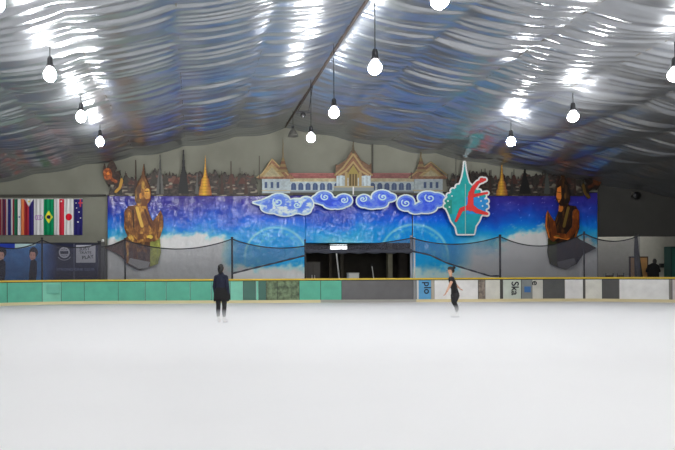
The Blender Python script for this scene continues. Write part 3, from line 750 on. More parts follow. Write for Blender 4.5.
# ================================================================ golden praying figures
def deity(lab, fx, dark, sd, Y):
    """fx maps figure coordinates (left figure's photo frame) to the photo"""
    root = empty('praying_figure_cutout', P(fx(140), 268, Y)); tag(root, lab, 'cutout')
    def mk(x0, x1, y0, y1, fn, name, dy):
        a = Art(x0, x1, y0, y1, .3); fn(a)
        a.X = fx(a.X)
        o = a.build(name, Y-dy, PR, root, .03); return o
    def gold(a, s=0):
        n = fbm(a.X/3.4, a.Y/7, sd+s); k = np.clip((n-.36)*2.2, 0, 1)[..., None]
        d = np.array((96, 58, 34)) if dark > .7 else np.array((52, 30, 24)); g = np.array((186, 128, 56)) if dark > .7 else np.array((150, 84, 36)); y = np.array((226, 184, 84))
        c = d*(1-k)+g*k; k2 = np.clip((n-.60)*4, 0, 1)[..., None]*(.8 if dark > .7 else .25)
        return (c*(1-k2)+y*k2)*dark
    def robe(a):
        m = a.pm([(104, 248), (124, 239), (133, 232), (160, 236), (161, 252), (158, 264), (150, 267), (140, 270), (127, 264), (120, 255)])
        n = fbm(a.X/2.4, a.Y/4, sd+3)[..., None]
        a.ink(m, (np.array((88, 66, 56))*(.6+.8*n))*dark); a.ink(m & (a.Y < 252+6*(n[..., 0]-.5)) & (a.X > 124), gold(a, 4)*.75)
        a.ink(m & (a.X > 150), (np.array((146, 150, 70))*(.7+.6*n))*(dark if dark > .7 else .35))
        a.ink(m & a.lm([(127, 238), (127, 262)], 3), gold(a, 5)); a.ink(m & a.lm([(134, 236), (136, 262)], 4), gold(a, 6)*.8)
        a.ink(m & a.pm([(130, 258), (150, 262), (148, 268), (139, 269), (128, 263)]), np.array((150, 148, 146))*min(1, dark+.15))
        a.ink(m & a.lm([(106, 248), (122, 243), (125, 254)], 4), np.array((78, 60, 48))*dark)
    def torso(a):
        m = a.pm([(124, 213), (128, 206), (136, 205), (139, 200), (147, 200), (148, 210), (152, 220), (157, 226), (160, 226), (160, 238), (150, 242), (133, 243), (128, 238), (124, 228)])
        a.ink(m, gold(a))
        a.ink(m & a.lm([(145, 210), (149, 222), (154, 232)], 2), np.array((70, 36, 24))*dark)
        a.ink(m & a.lm([(133, 210), (134, 236)], 1.6), np.array((60, 40, 30))*dark)
        a.ink(m & a.lm([(137, 208), (142, 226)], 3.2), np.array((214, 168, 76))*dark)
    def arm(a):
        m = a.lm([(128, 213), (129, 228), (138, 237), (152, 235)], [8, 7, 6, 5]) | a.pm([(149, 238), (152, 222), (157, 216), (160.5, 210), (163, 216), (163.5, 226), (160, 238), (154, 242)])
        a.ink(m, gold(a, 2)+(np.array((60, 26, 4)) if dark < .7 else 0)); a.ink(m & a.lm([(157, 238), (160.5, 214)], .8), np.array((80, 44, 26))*dark)
        a.ink(m & a.dm(150, 237, 3, 2), np.array((226, 176, 70))*dark)
    def head(a):
        m = a.dm(143, 192, 8, 10) | a.pm([(135, 190), (139, 182), (143.3, 180), (149, 184), (151, 192), (150.5, 200), (146, 206), (138, 206), (134.5, 200)])
        a.ink(m, gold(a, 7)); a.ink(a.pm([(137, 184), (141, 178), (143.6, 163), (145.6, 178), (150, 186), (143, 189)]), gold(a, 8)*.8)
        a.ink(m & a.pm([(135, 188), (141, 184), (141, 204), (136, 203)]), (gold(a, 9)*.65+20*dark))
        a.ink(m & a.dm(147.2, 194, 3.2, 5.6), gold(a, 12)*.55+np.array((206, 154, 66))*dark*.5)
        a.ink(m & a.lm([(145, 191.5), (149.5, 191)], .8), np.array((54, 30, 20))*dark)
        a.ink(m & a.lm([(149.6, 191), (150.4, 196)], .8), np.array((150, 92, 40))*dark)
        a.ink(m & a.lm([(146.6, 199.4), (149.6, 199)], .8), np.array((120, 50, 30))*dark)
        a.ink(m & a.dm(140.5, 196, 1.2, 3), np.array((190, 130, 60))*dark)
    if dark < .7:
        _t, _h, _a = torso, head, arm
        HOT = np.array((196, 112, 44))*1.0
        def torso(a):
            _t(a); m = a.mask.copy(); a.ink(m & a.dm(146, 208, 3, 4), HOT*.85); a.ink(m & a.lm([(127, 212), (125.5, 226), (129, 237)], 1.6), HOT*.7)
        def head(a):
            _h(a); m = a.mask.copy(); a.ink(m & a.pm([(145.5, 186), (149.5, 188), (151, 196), (148, 203), (145, 198)]), HOT); a.ink(m & a.lm([(146, 192.6), (150, 192)], .7), np.array((60, 28, 16))); a.ink(m & a.lm([(147, 199.4), (150, 199)], .7), np.array((90, 36, 20)))
        def arm(a):
            _a(a); m = a.mask.copy(); a.ink(m & a.lm([(131, 238), (140, 240), (153, 237)], 1.8), HOT); a.ink(m & a.lm([(161.5, 212), (162.5, 226), (159, 237)], 1.4), HOT*.9)
    mk(102, 165, 230, 272, robe, 'robe', 0.0); mk(120, 165, 198, 245, torso, 'torso', .04)
    mk(118, 168, 206, 246, arm, 'praying_arms', .08); mk(132, 155, 161, 208, head, 'crowned_head', .08)
deity('golden kneeling praying figure cutout facing right, on the left backdrop', lambda x: x, 1.0, 110, WALL-.4)
#mirror
def fr(x): return 597-(x-104)*.87
def flipfix(x): return fr(x)
# the right figure is the mirrored print: darker, facing left
deity('dark bronze kneeling praying figure cutout facing left, on the right backdrop', flipfix, .46, 130, WALL-.4)

# ================================================================ flags on a line
FY = WALL-.08
flag_defs = [
 (-8, 5, 'maroon striped flag cut by the left edge of the photo', 'A'), (5, 14, 'narrow red white and blue vertically striped flag', 'B'),
 (14.5, 24, 'green white and orange striped flag', 'C'), (24.2, 33.5, 'red and blue flag with a white triangle at its top', 'D'),
 (34, 43.6, 'white flag with a faint purple ring emblem', 'E'), (43.8, 53.6, 'green flag with a yellow diamond and dark disc', 'F'),
 (54.2, 64, 'half white and half red flag', 'G'), (64.2, 73.4, 'white flag with a red disc', 'H'), (74, 82.5, 'dark blue flag with small stars, last on the line', 'I')]
for x0, x1, lab, k in flag_defs:
    a = Art(x0, x1, 199, 235, .3); X, Y = a.X, a.Y; al = np.ones_like(a.mask); u = (X-x0)/(x1-x0); cx = (x0+x1)/2
    W_ = (206, 206, 212); R_ = (164, 44, 56); N_ = (44, 42, 92)
    if k == 'A':
        a.ink(al, (112, 42, 54)); a.ink((u > .72) & (u < .8), (160, 140, 140)); a.ink(u > .9, (60, 40, 70))
    if k == 'B':
        a.ink(al, (120, 50, 60)); a.ink(u > .12, W_); a.ink(u > .3, (40, 40, 96)); a.ink(u > .66, W_); a.ink(u > .84, (120, 44, 56))
    if k == 'C':
        a.ink(al, (40, 104, 76)); a.ink(u > .36, W_); a.ink(u > .66, (196, 112, 70)); a.ink(a.dm(x0+4.8, 217, .8), (60, 70, 130))
    if k == 'D':
        a.ink(al, (150, 44, 52)); a.ink(u > .5, (50, 44, 104)); a.poly([(x0, 199), (x1, 199), (cx, 206.5)], W_); a.ink(a.dm(cx, 201.5, .9), (220, 190, 90))
    if k == 'E':
        a.ink(al, W_)
        for dx in (-2.2, 0, 2.2):
            a.ink(a.dm(cx+dx, 217.5, 1.8, 2.6) & ~a.dm(cx+dx, 217.5, 1.1, 1.9), (170, 130, 180))
    if k == 'F':
        a.ink(al, (20, 128, 84)); a.poly([(cx, 210.5), (cx+4, 217), (cx, 223.5), (cx-4, 217)], (216, 206, 60)); a.disc(cx, 217, 1.9, (36, 44, 70))
    if k == 'G':
        a.ink(al, W_); a.ink(u > .5, (186, 48, 64)); a.ink(a.dm(x0+7, 201.3, .9), W_)
    if k == 'H':
        a.ink(al, (214, 212, 218)); a.disc(cx, 217, 3.4, (200, 32, 48))
    if k == 'I':
        a.ink(al, (42, 40, 98)); a.ink((Y < 207) & ((np.abs(u-.75) < .1) | (np.abs(Y-203) < .8)) & (u > .5), (200, 70, 84)); 
        for px_, py_ in ((x0+2, 203), (x0+2.6, 208), (x0+5, 212), (x0+4, 222), (x0+6.5, 218)): a.disc(px_, py_, .7, W_)
    q = empty('flag', P(cx, 199, FY)); tag(q, lab, 'flag', 'flags on the wall line')
    a.build('cloth', FY, CLOTH, q, .006, ripple=lambda X, Y, s=x0: .05*(np.sin((X-s)*1.5)*.5+(fbm(X/2.5, Y/20, int(s)+20)-.5)), full=True, gain=1.6)
    mb = MB(); mb.tube([P(x0, 198.8, FY), P(x1, 198.8, FY)], .018, 6); mb.build('sleeve', WHITEPAINT, q)
t = MB(); t.tube([P(-12, 196.8, FY-.02), P(84, 196.8, FY-.02), P(107, 196, FY-.02)], .012, 6); tag(t.build('flag_line', BLACKRUBBER), 'thin dark line the flags hang from, along the left wall', 'line')

# ================================================================ sponsor banner at the left
SY = 29.4
sb = empty('sponsor_banner', P(45, 290, SY)); tag(sb, 'blue and navy printed banner with two women and white square logo', 'banner')
a = Art(-14, 98, 242.5, 301, .35); X, Y = a.X, a.Y
n = fbm(X/14, Y/8, 141)[..., None]
c = S(X, [(-14, (52, 96, 150)), (20, (52, 100, 156)), (40, (58, 110, 168)), (52, (40, 60, 110)), (58, (24, 28, 54)), (98, (20, 24, 48))])*(.8+.4*n)
a.ink(np.ones_like(a.mask), c)
top = (Y < 247-4*np.exp(-((X-30)/16.)**2)*0+2*np.sin(X/9)) & (X < 40)
a.ink(top & (X < 15), (38, 60, 160)); a.ink(top & (X >= 15) & (X < 36), (170, 196, 226))
for cx in (2, 33.5):
    a.ink(a.dm(cx, 252.5, 4.4, 5.6), (28, 22, 26)); a.ink(a.dm(cx-.8, 255.8, 3.0, 4.8), (196, 146, 130)); a.ink(a.dm(cx+.2, 250.4, 3.6, 1.8), (28, 22, 26))
    a.ink(a.dm(cx-2.3, 255, .5), (40, 24, 26)); a.ink(a.dm(cx+.3, 255, .5), (40, 24, 26)); a.ink(a.lm([(cx-2, 258.6), (cx-.2, 258.6)], .6), (130, 50, 56))
    a.poly([(cx-3, 261), (cx+1, 259), (cx+3.5, 262), (cx+3.6, 272), (cx+2, 284), (cx-5, 284), (cx-4.5, 272)], (26, 28, 40))
a.ink(np.abs(X-41.6) < .45, (20, 30, 54)); a.ink(np.abs(X-74) < .25, (90, 90, 110)); a.ink(np.abs(Y-243) < .8, (34, 36, 42))
a.build('printed_sheet', SY, print_mat('printed_banner', .45, .3), sb, .008, full=True, ripple=lambda X, Y: .02*(fbm(X/8, Y/30, 7)-.5), gain=1.7)
m_logo = mat('grey_logo_ink', (196, 196, 208), .6)
def ring(mb, c, r0, r1, a0=0, a1=2*math.pi, n=28, sy=1):
    vs = []; 
    for i in range(n+1):
        t = a0+(a1-a0)*i/n
        for r in (r0, r1): vs.append((c.x+r*math.cos(t), c.y, c.z+r*math.sin(t)*sy))
    mb.add(vs, [(2*i, 2*i+1, 2*i+3, 2*i+2) for i in range(n)])
c = P(64.3, 252.5, SY-.03); lg = MB(); ring(lg, c, .2, .27); 
lg.box((c.x-.17, c.y-.004, c.z+.07), (c.x+.17, c.y, c.z+.12)); lg.box((c.x-.17, c.y-.004, c.z-.12), (c.x+.17, c.y, c.z-.07)); lg.box((c.x-.1, c.y-.004, c.z+.14), (c.x+.1, c.y, c.z+.18)); lg.box((c.x-.1, c.y-.004, c.z-.18), (c.x+.1, c.y, c.z-.14))
ring(lg, c, .36, .385, math.radians(215), math.radians(325)); lg.build('round_logo', m_logo, sb)
q = MB(); A, B = P(76, 245, SY-.04), P(95.5, 262.6, SY-.04); q.box((A.x, A.y, B.z), (B.x, A.y+.02, A.z)); sq = q.build('white_logo_square', mat('banner_white', (206, 206, 216), .6), sb)
mt = mat('square_logo_ink', (60, 60, 70), .6)
cx = (A.x+B.x)/2
text('logo_lettering', 'JUST', .2, mt, Vector((cx-.05, A.y-.012, A.z-.2)), FRONT, sb, sx=1.25)
text('logo_lettering', 'SKATE', .17, mt, Vector((cx, A.y-.012, A.z-.38)), FRONT, sb, sx=1.15)
text('logo_lettering', 'PLAY', .24, mat('play_ink', (20, 20, 26), .6), Vector((cx+.1, A.y-.012, A.z-.60)), FRONT @ Matrix.Rotation(.12, 4, 'Z'), sb, sx=1.05)
text('slogan_lettering', 'STRONG ONE CLUB', .17, mat('slogan_ink', (120, 128, 170), .6), P(75.5, 269.5, SY-.03), FRONT, sb, sx=1.2)
# frame posts right of the banner
for px, top, w_, lab in ((99.4, 242, .07, 'dark square fence post at the end of the sponsor banner'), (102.8, 242, .09, 'grey fence post topped by a small white lamp')):
    c = P(px, top, SY+.1)
    r = empty('fence_post', (c.x, c.y, 0)); tag(r, lab, 'post')
    mb = MB(); mb.box((c.x-w_, c.y-.06, 0), (c.x+w_, c.y+.06, c.z)); mb.build('post', mat('post_grey', (84, 84, 80), .6) if px > 100 else DARK, r)
    if px > 100:
        mb = MB(); mb.lathe([(0, .14), (.06, .12), (.08, .05), (.05, 0), (0, 0)], c, 12); mb.build('small_lamp', mat('frosted_white', (240, 240, 236), .4), r, True)
    else:
        mb = MB(); mb.box((c.x-w_-.02, c.y-.08, c.z), (c.x+w_+.02, c.y+.08, c.z+.05)); mb.build('cap', DARK, r)

# ================================================================ things inside the doorway
DY = 29.6
r = empty('floodlight_stand', P(339.3, 300, DY)); tag(r, 'bright rectangular floodlight on a leaning white pole in the dark doorway', 'floodlight')
b = MB(); A, B = P(330.3, 245, DY), P(346.6, 249.2, DY); b.box((A.x, DY-.05, B.z), (B.x, DY-.03, A.z)); b.build('light_panel', mat('floodlight_glow', (235, 250, 250), .3, emit=5), r)
b = MB(); b.box((A.x-.03, DY-.03, B.z-.03), (B.x+.03, DY+.06, A.z+.03)); b.build('housing', mat('floodlight_case', (140, 150, 150), .5), r)
b = MB(); b.tube([P(336, 249.5, DY), P(339.8, 284, DY)]+[Vector((P(340.5, 290, DY).x, DY, .02))], .032, 8); b.build('pole', WHITEPAINT, r)
b = MB(); q = P(340.5, 290, DY); b.lathe([(0, .06), (.24, .04), (.26, 0), (0, 0)], (q.x, DY, 0), 16); b.build('base', DARK, r)
b = MB(); q = P(336, 250.5, DY-.02); b.box((q.x-.14, DY-.05, q.z-.05), (q.x+.14, DY+.02, q.z+.02)); b.build('bracket', DARK, r)
r = empty('leaning_pole', (P(374, 278, DY).x, DY, 0)); tag(r, 'thin white pole leaning in the right half of the doorway', 'pole')
b = MB(); b.tube([P(371.6, 264, DY), P(374, 280, DY), Vector((P(377, 290, DY).x, DY, .02))], .022, 6); b.build('shaft', WHITEPAINT, r)
b = MB(); b.tube([P(371.6, 264, DY), P(371.9, 266.5, DY)], .034, 8); b.build('grip', DARK, r)
A, B = P(349, 272.8, 28.6), P(359, 284, 28.6)
r = empty('white_box', ((A.x+B.x)/2, 28.8, 0)); tag(r, 'small white box on a stand behind the grey gate', 'box')
b = MB(); b.box((A.x, 28.6, .78), (B.x, 29.0, A.z-.04)); b.build('carton', mat('white_carton', (216, 216, 210), .7), r)
b = MB(); b.box((A.x-.015, 28.585, A.z-.04), (B.x+.015, 29.015, A.z)); b.build('lid', mat('white_lid', (190, 192, 188), .7), r)
b = MB(); b.box((A.x-.05, 28.55, .72), (B.x+.05, 29.05, .78))
for sx in (A.x, B.x-.04):
    for sy in (28.58, 28.98): b.box((sx, sy, 0), (sx+.04, sy+.04, .72))
b.build('stand', DARK, r)
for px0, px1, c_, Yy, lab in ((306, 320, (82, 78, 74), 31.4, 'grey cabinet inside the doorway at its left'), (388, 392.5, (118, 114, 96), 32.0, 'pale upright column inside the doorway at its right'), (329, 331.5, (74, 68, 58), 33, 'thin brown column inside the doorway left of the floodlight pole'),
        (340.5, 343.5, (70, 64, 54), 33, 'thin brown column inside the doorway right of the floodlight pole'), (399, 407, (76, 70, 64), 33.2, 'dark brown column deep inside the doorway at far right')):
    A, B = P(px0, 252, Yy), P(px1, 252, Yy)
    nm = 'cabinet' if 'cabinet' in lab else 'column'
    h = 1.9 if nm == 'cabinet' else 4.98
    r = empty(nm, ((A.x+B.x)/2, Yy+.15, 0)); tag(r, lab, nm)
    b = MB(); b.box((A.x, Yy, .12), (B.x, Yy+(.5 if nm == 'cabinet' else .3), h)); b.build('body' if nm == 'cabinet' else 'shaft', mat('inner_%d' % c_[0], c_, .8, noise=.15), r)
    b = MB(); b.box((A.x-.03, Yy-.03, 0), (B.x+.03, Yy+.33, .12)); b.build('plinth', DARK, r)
    if nm == 'cabinet':
        for k in range(2):
            xa = A.x+(B.x-A.x)*k/2+.02; b = MB(); b.box((xa, Yy-.02, .2), (xa+(B.x-A.x)/2-.04, Yy, 1.85)); d = b.build('door', mat('cab_door', (88, 84, 80), .7), r)
            b = MB(); hx = xa+(.04 if k else (B.x-A.x)/2-.1); b.box((hx, Yy-.05, 1.0), (hx+.03, Yy-.02, 1.2)); hd = b.build('handle', WHITEPAINT, r); 

# ================================================================ passage at the right
GYp = 31.4
st = MB(); st.box((rxa-2.7, 30.74, 0), (XR-.1, 34.9, .3)); tag(st.build('spectator_platform', m_conc), 'low grey concrete platform in the passage at the right', 'platform')
A, B = P(629.5, 256.5, GYp), P(648, 256.5, GYp)
r = empty('wooden_panel', ((A.x+B.x)/2, GYp, .3)); tag(r, 'tan wooden panel with dark frame behind the black pillar', 'panel')
b = MB(); b.box((A.x+.05, GYp, .35), (B.x-.05, GYp+.04, A.z-.05)); b.build('board', mat('tan_plywood', (214, 164, 104), .6, noise=.12, nscale=2), r)
b = MB(); b.box((A.x, GYp-.02, A.z-.07), (B.x, GYp+.06, A.z)); b.box((A.x, GYp-.02, .3), (A.x+.05, GYp+.06, A.z-.07)); b.box((B.x-.05, GYp-.02, .3), (B.x, GYp+.06, A.z-.07)); b.box((A.x+.05, GYp-.02, .3), (B.x-.05, GYp+.06, .36)); b.build('frame', mat('dark_wood', (78, 56, 40), .6), r)
q0 = P(636, 233, 30.3)
r = empty('tapered_pillar', (q0.x, 30.3, 0)); tag(r, 'dark tapered pillar standing in front of the tan wooden panel', 'pillar')
b = MB(); b.tube([(P(638.8, 278, 30.3).x, 30.3, .0), (P(638.8, 278, 30.3).x, 30.3, 1.0), (P(636.6, 250, 30.3).x, 30.3, 2.3), (q0.x, 30.3, q0.z)], [.2, .18, .11, .055], 10); b.build('shaft', mat('charcoal_cloth', (58, 58, 56), .8), r)
b = MB(); b.lathe([(0, .06), (.28, .05), (.3, 0), (0, 0)], (P(638.8, 278, 30.3).x, 30.3, 0), 16); b.build('base', DARK, r)
A, B = P(659.5, 263.5, 34.95), P(665.8, 267.6, 34.95)
r = empty('wall_vent', ((A.x+B.x)/2, 34.96, B.z)); tag(r, 'small dark vent on the pale passage wall', 'vent')
b = MB(); b.box((A.x, 34.9, B.z), (B.x, 34.99, A.z)); b.build('frame', mat('vent_grey', (66, 68, 64), .6), r)
b = MB()
for k in range(4):
    z = B.z+(A.z-B.z)*(k+.5)/4; b.box((A.x+.03, 34.87, z-.015), (B.x-.03, 34.9, z+.01))
b.build('slats', DARK, r)
A, B = P(671, 246.5, 33.5), P(686, 277, 33.5)
r = empty('green_cabinet', ((A.x+B.x)/2, 33.6, .3)); tag(r, 'dark teal cabinet cut by the right edge of the photo', 'cabinet')
b = MB(); b.box((A.x, 33.5, .32), (B.x, 34.0, A.z)); b.build('body', mat('dark_teal', (30, 66, 62), .5), r)
b = MB(); b.box((A.x+.06, 33.46, .5), (B.x-.06, 33.5, A.z-.1)); b.build('door', mat('teal_door', (46, 104, 96), .5), r)
# stacked dark chairs seen above the boards
m_chair = mat('dark_brown_chair', (84, 62, 52), .6)
def chair():
    r = empty('chair'); b = MB(); b.box((-.2, -.2, .42), (.2, .2, .47)); b.build('seat', m_chair, r)
    for sx in (-.18, .18):
        for sy in (-.18, .18):
            b = MB(); b.tube([(sx, sy, 0), (sx, sy, .42)], .018, 6); b.build('leg', DARK, r)
    b = MB(); b.box((-.2, .17, .66), (.2, .2, .8)); b.box((-.2, .17, .54), (.2, .2, .6)); b.build('backrest', m_chair, r)
    b = MB(); b.tube([(-.19, .19, .47), (-.19, .2, .92)], .018, 6); b.tube([(.19, .19, .47), (.19, .2, .92)], .018, 6); b.build('back_frame', DARK, r)
    return r
ch = chair()
for k, (px, lab) in enumerate(((609.5, 'dark chair left of the pair behind the right boards'), (620, 'dark chair right of the pair, nearer the tan wooden panel'))):
    if k == 0: o = ch
    else:
        o = ch.copy(); COL.objects.link(o)
        for c in ch.children:
            d = c.copy(); COL.objects.link(d); d.parent = o
    for c in o.children: c.matrix_parent_inverse = Matrix.Identity(4)
    o.location = (P(px, 270, 31.6).x, 31.8, .3); o.rotation_euler = (0, 0, .15*k+math.pi); tag(o, lab, 'chair', 'dark chairs in the passage')
# unseen tube light, added on the passage ceiling to brighten the passage
r = empty('added_tube_light', (24, 33.4, 4.2)); tag(r, 'unseen tube light added to brighten the passage, behind the upper wall', 'lamp')
b = MB(); b.box((21.5, 33.35, 4.12), (27, 33.5, 4.19)); b.build('housing', WHITEPAINT, r)
b = MB(); b.tube([(21.6, 33.42, 4.09), (26.9, 33.42, 4.09)], .025, 8); b.build('tube', mat('tube_glow', (255, 255, 255), .3, emit=26), r)

# ================================================================ people
def ellipsoid_pts(p, rx, ry):
    rz = min(rx, ry); out = []
    for a in range(1, 6):
        th = math.pi*a/6
        for b in range(10):
            ph = 2*math.pi*b/10; out.append((p[0]+rx*math.sin(th)*math.cos(ph), p[1]+ry*math.sin(th)*math.sin(ph), p[2]+rz*math.cos(th)))
    return out+[(p[0], p[1], p[2]+rz), (p[0], p[1], p[2]-rz)]
def skin(name, chains, m, parent=None, levels=2, vox=.0085):
    """chains of (point, rx, ry): tapered limbs fused into one continuous surface"""
    bm = bmesh.new()
    for c_ in chains:
        for (pa, ax, ay), (pb, bx_, by_) in zip(c_[:-1], c_[1:]):
            if (Vector(pa)-Vector(pb)).length < 1e-5: continue
            vv = [bm.verts.new(q_) for q_ in ellipsoid_pts(pa, ax, ay)+ellipsoid_pts(pb, bx_, by_)]
            res = bmesh.ops.convex_hull(bm, input=vv)
            junk = [g for g in res['geom_interior'] if isinstance(g, bmesh.types.BMVert)]
            if junk: bmesh.ops.delete(bm, geom=junk, context='VERTS')
    me = bpy.data.meshes.new(name); bmesh.ops.recalc_face_normals(bm, faces=bm.faces); bm.to_mesh(me); bm.free()
    o = bpy.data.objects.new(name, me); COL.objects.link(o)
    md = o.modifiers.new('r', 'REMESH'); md.mode = 'VOXEL'; md.voxel_size = vox
    sm = o.modifiers.new('s', 'SMOOTH'); sm.iterations = 3; sm.factor = .5
    bpy.context.view_layer.update()
    m2 = bpy.data.meshes.new_from_object(o.evaluated_get(bpy.context.evaluated_depsgraph_get()))
    bpy.data.objects.remove(o); m2.name = name; m2.materials.clear()
    for p in m2.polygons: p.use_smooth = True
    o = link(name, m2, m)
    if parent is not None: o.parent = parent
    return o
def V(*a): return tuple(a)
def lerp(a, b, t): return tuple(a[i]+(b[i]-a[i])*t for i in range(3))
def hand(wrist, d, side, spread=(1, 0, 0)):
    """palm and five fingers leaving the wrist along d"""
    d = Vector(d).normalized(); s = Vector(spread); s = (s-d*s.dot(d)).normalized(); nrm = d.cross(s)
    w_ = Vector(wrist); out = []
    palm = w_+d*.05; kn = w_+d*.085
    out.append([(tuple(w_), .02, .024), (tuple(palm), .017, .036), (tuple(kn), .015, .036)])
    for i, L in enumerate((.062, .074, .07, .055)):
        b0 = kn+s*(-.03+.02*i); p1 = b0+d*L*.5+nrm*.006*side; p2 = b0+d*L*.95+nrm*.022*side
        out.append([(tuple(b0-d*.01), .0105, .0105), (tuple(b0+d*.008), .0105, .0105), (tuple(p1), .010, .010), (tuple(p2), .009, .009)])
    t0 = palm-s*.03; out.append([(tuple(palm), .014, .014), (tuple(t0), .013, .012), (tuple(t0-s*.02+d*.03+nrm*.01*side), .012, .012), (tuple(t0-s*.022+d*.055+nrm*.02*side), .0095, .0095)])
    return out
m_skin = mat('skin', (206, 160, 132), .55); m_hair = mat('black_hair', (22, 18, 17), .5); m_navy = mat('navy_jacket', (24, 28, 50), .85, noise=.2, nscale=12)
m_black = mat('black_cloth', (17, 17, 19), .85); m_legg = mat('dark_leggings', (22, 22, 26), .7); m_skate = mat('white_skate_leather', (225, 224, 222), .4); m_steel = mat('blade_steel', (170, 172, 178), .25, metal=1)
def face(root, c, yaw, r=.1):
    """eyes, brows, mouth, ears on a head centred at c facing yaw"""
    f = Vector((math.sin(yaw), math.cos(yaw), 0)); s = Vector((f.y, -f.x, 0)); c = Vector(c)
    b = MB()
    for k in (-1, 1): q = c+f*.088+s*.032*k+Vector((0, 0, .0)); b.lathe([(0, .007), (.009, .004), (.012, 0), (.009, -.004), (0, -.007)], q, 8)
    b.build('eyes', mat('eye_dark', (20, 16, 14), .3), None, True).parent = root
    b = MB(); q = c+f*.086+Vector((0, 0, -.06)); b.tube([q-s*.02, q+f*.006, q+s*.02], .006, 6); b.build('mouth', mat('lips', (160, 84, 80), .5), None, True).parent = root
    b = MB(); b.tube([c+f*.088+Vector((0, 0, .0)), c+f*.108+Vector((0, 0, -.03)), c+f*.088+Vector((0, 0, -.036))], [.007, .013, .009], 8); b.build('nose', m_skin, None, True).parent = root
    b = MB()
    for k in (-1, 1):
        q = c+s*.077*k; b.tube([q+Vector((0, 0, .028)), q+s*.012*k-f*.012, q+Vector((0, 0, -.03))], [.008, .016, .008], 6)
    b.build('ears', m_skin, None, True).parent = root
def skate(root, ankle, toe_dir):
    a_ = Vector(ankle); t = Vector(toe_dir).normalized()
    o = skin('skate_boot', [[(tuple(a_+Vector((0, 0, .11))), .052, .052), (tuple(a_), .045, .05), (tuple(a_-t*.02-Vector((0, 0, .05))), .045, .045), (tuple(a_+t*.09-Vector((0, 0, .065))), .042, .035), (tuple(a_+t*.17-Vector((0, 0, .07))), .034, .027)]], m_skate, root, 1)
    b = MB(); s = Vector((t.y, -t.x, 0))*.004; z0 = a_.z-.14
    for k in (-.03, .13):
        q = a_+t*k; b.box((q.x-.012, q.y-.012, z0+.02), (q.x+.012, q.y+.012, a_.z-.09))
    p0, p1 = a_-t*.08, a_+t*.2
    vs = []
    for z in (z0, z0+.028):
        for p, sg in ((p0, 1), (p1, 1), (p1, -1), (p0, -1)): vs.append((p.x+s.x*sg, p.y+s.y*sg, z))
    b.add(vs, [(0,3,2,1),(4,5,6,7),(0,1,5,4),(1,2,6,5),(2,3,7,6),(3,0,4,7)]); b.build('skate_blade', m_steel).parent = root
    return o

# --- skater in the navy jacket, back to the camera
def person_back(loc, rotz):
    r = empty('person', loc); r.rotation_euler = (0, 0, rotz)
    pel = V(0, 0, .88)
    chains = [[(pel, .15, .11), (V(0, 0, 1.02), .125, .09), (V(0, 0, 1.18), .14, .1), (V(0, 0, 1.31), .11, .075), (V(0, .0, 1.38), .055, .055), (V(0, .012, 1.43), .052, .052), (V(0, .02, 1.48), .055, .07), (V(0, .018, 1.55), .076, .09), (V(0, .01, 1.575), .07, .08)]]
    for s in (-1, 1):
        chains.append([(pel, .15, .11), (V(.085*s, 0, .82), .092, .095), (V(.092*s, .01, .48), .058, .062), (V(.09*s, -.012, .32), .055, .058), (V(.09*s, 0, .14), .036, .04), (V(.09*s, .06, .06), .04, .035)])
        sh, el, wr = V(.155*s, 0, 1.29), V(.205*s, -.02, 1.03), V(.20*s, .05, .80)
        chains.append([(V(0, 0, 1.31), .11, .075), (sh, .05, .052), (el, .042, .042), (wr, .026, .024)])
        chains += hand(wr, (-.05*s, .1, -.9), s, (0, 1, 0))
    skin('body', chains, m_skin, r)
    # leggings
    skin('leggings', [[(pel, .155, .12), (V(.085*s, 0, .80), .098, .10), (V(.092*s, .01, .48), .066, .07), (V(.09*s, -.012, .32), .062, .065), (V(.09*s, 0, .17), .046, .05)] for s in (-1, 1)], m_legg, r)
    jk = [[(V(0, 0, .94), .165, .125), (V(0, 0, 1.06), .15, .115), (V(0, 0, 1.2), .155, .12), (V(0, 0, 1.31), .12, .085), (V(0, 0, 1.385), .075, .07), (V(0, .005, 1.41), .062, .062)]]
    for s in (-1, 1): jk.append([(V(0, 0, 1.31), .12, .085), (V(.155*s, 0, 1.29), .062, .065), (V(.205*s, -.02, 1.03), .052, .055), (V(.2*s, .045, .83), .045, .045)])
    skin('jacket', jk, m_navy, r)
    b = MB(); prof = [(.172, 1.0), (.195, .93), (.225, .80), (.235, .66), (.225, .62), (.19, .7), (.16, .92)]
    vs = []; n = 24
    for k, (rr, z) in enumerate(prof):
        for i in range(n):
            t = 2*math.pi*i/n; q = rr*(1+.05*math.sin(t*5)*(1 if z < .85 else .3)); vs.append((q*math.cos(t), q*.72*math.sin(t), z+(.02*math.sin(t*3) if z < .7 else 0)))
    b.add(vs, [(k*n+i, k*n+(i+1) % n, (k+1)*n+(i+1) % n, (k+1)*n+i) for k in range(len(prof)-1) for i in range(n)]); b.build('tied_coat', m_black, None, True).parent = r
    # gloves hanging by the sides
    skin('glove', [[(V(-.2, .05, .84), .045, .045), (V(-.205, .06, .76), .05, .04), (V(-.2, .07, .66), .045, .03)]], m_black, r, 1)
    skin('glove', [[(V(.2, .05, .84), .045, .045), (V(.2, .06, .76), .05, .04), (V(.2, .07, .68), .045, .03)]], m_black, r, 1)
    skin('hair', [[(V(0, -.0, 1.60), .072, .08), (V(0, -.022, 1.545), .092, .09), (V(0, -.045, 1.49), .085, .07), (V(0, -.06, 1.43), .06, .045)]], m_hair, r)
    skin('hair_bun', [[(V(0, -.09, 1.585), .03, .03), (V(0, -.12, 1.60), .045, .045), (V(0, -.145, 1.605), .02, .02)]], m_hair, r, 1)
    face(r, (0, .025, 1.525), 0)
    for s in (-1, 1): skate(r, (.09*s, 0, .14), (.15*s, 1, 0))
    return r
f1 = P(221.3, 323, 17.0)
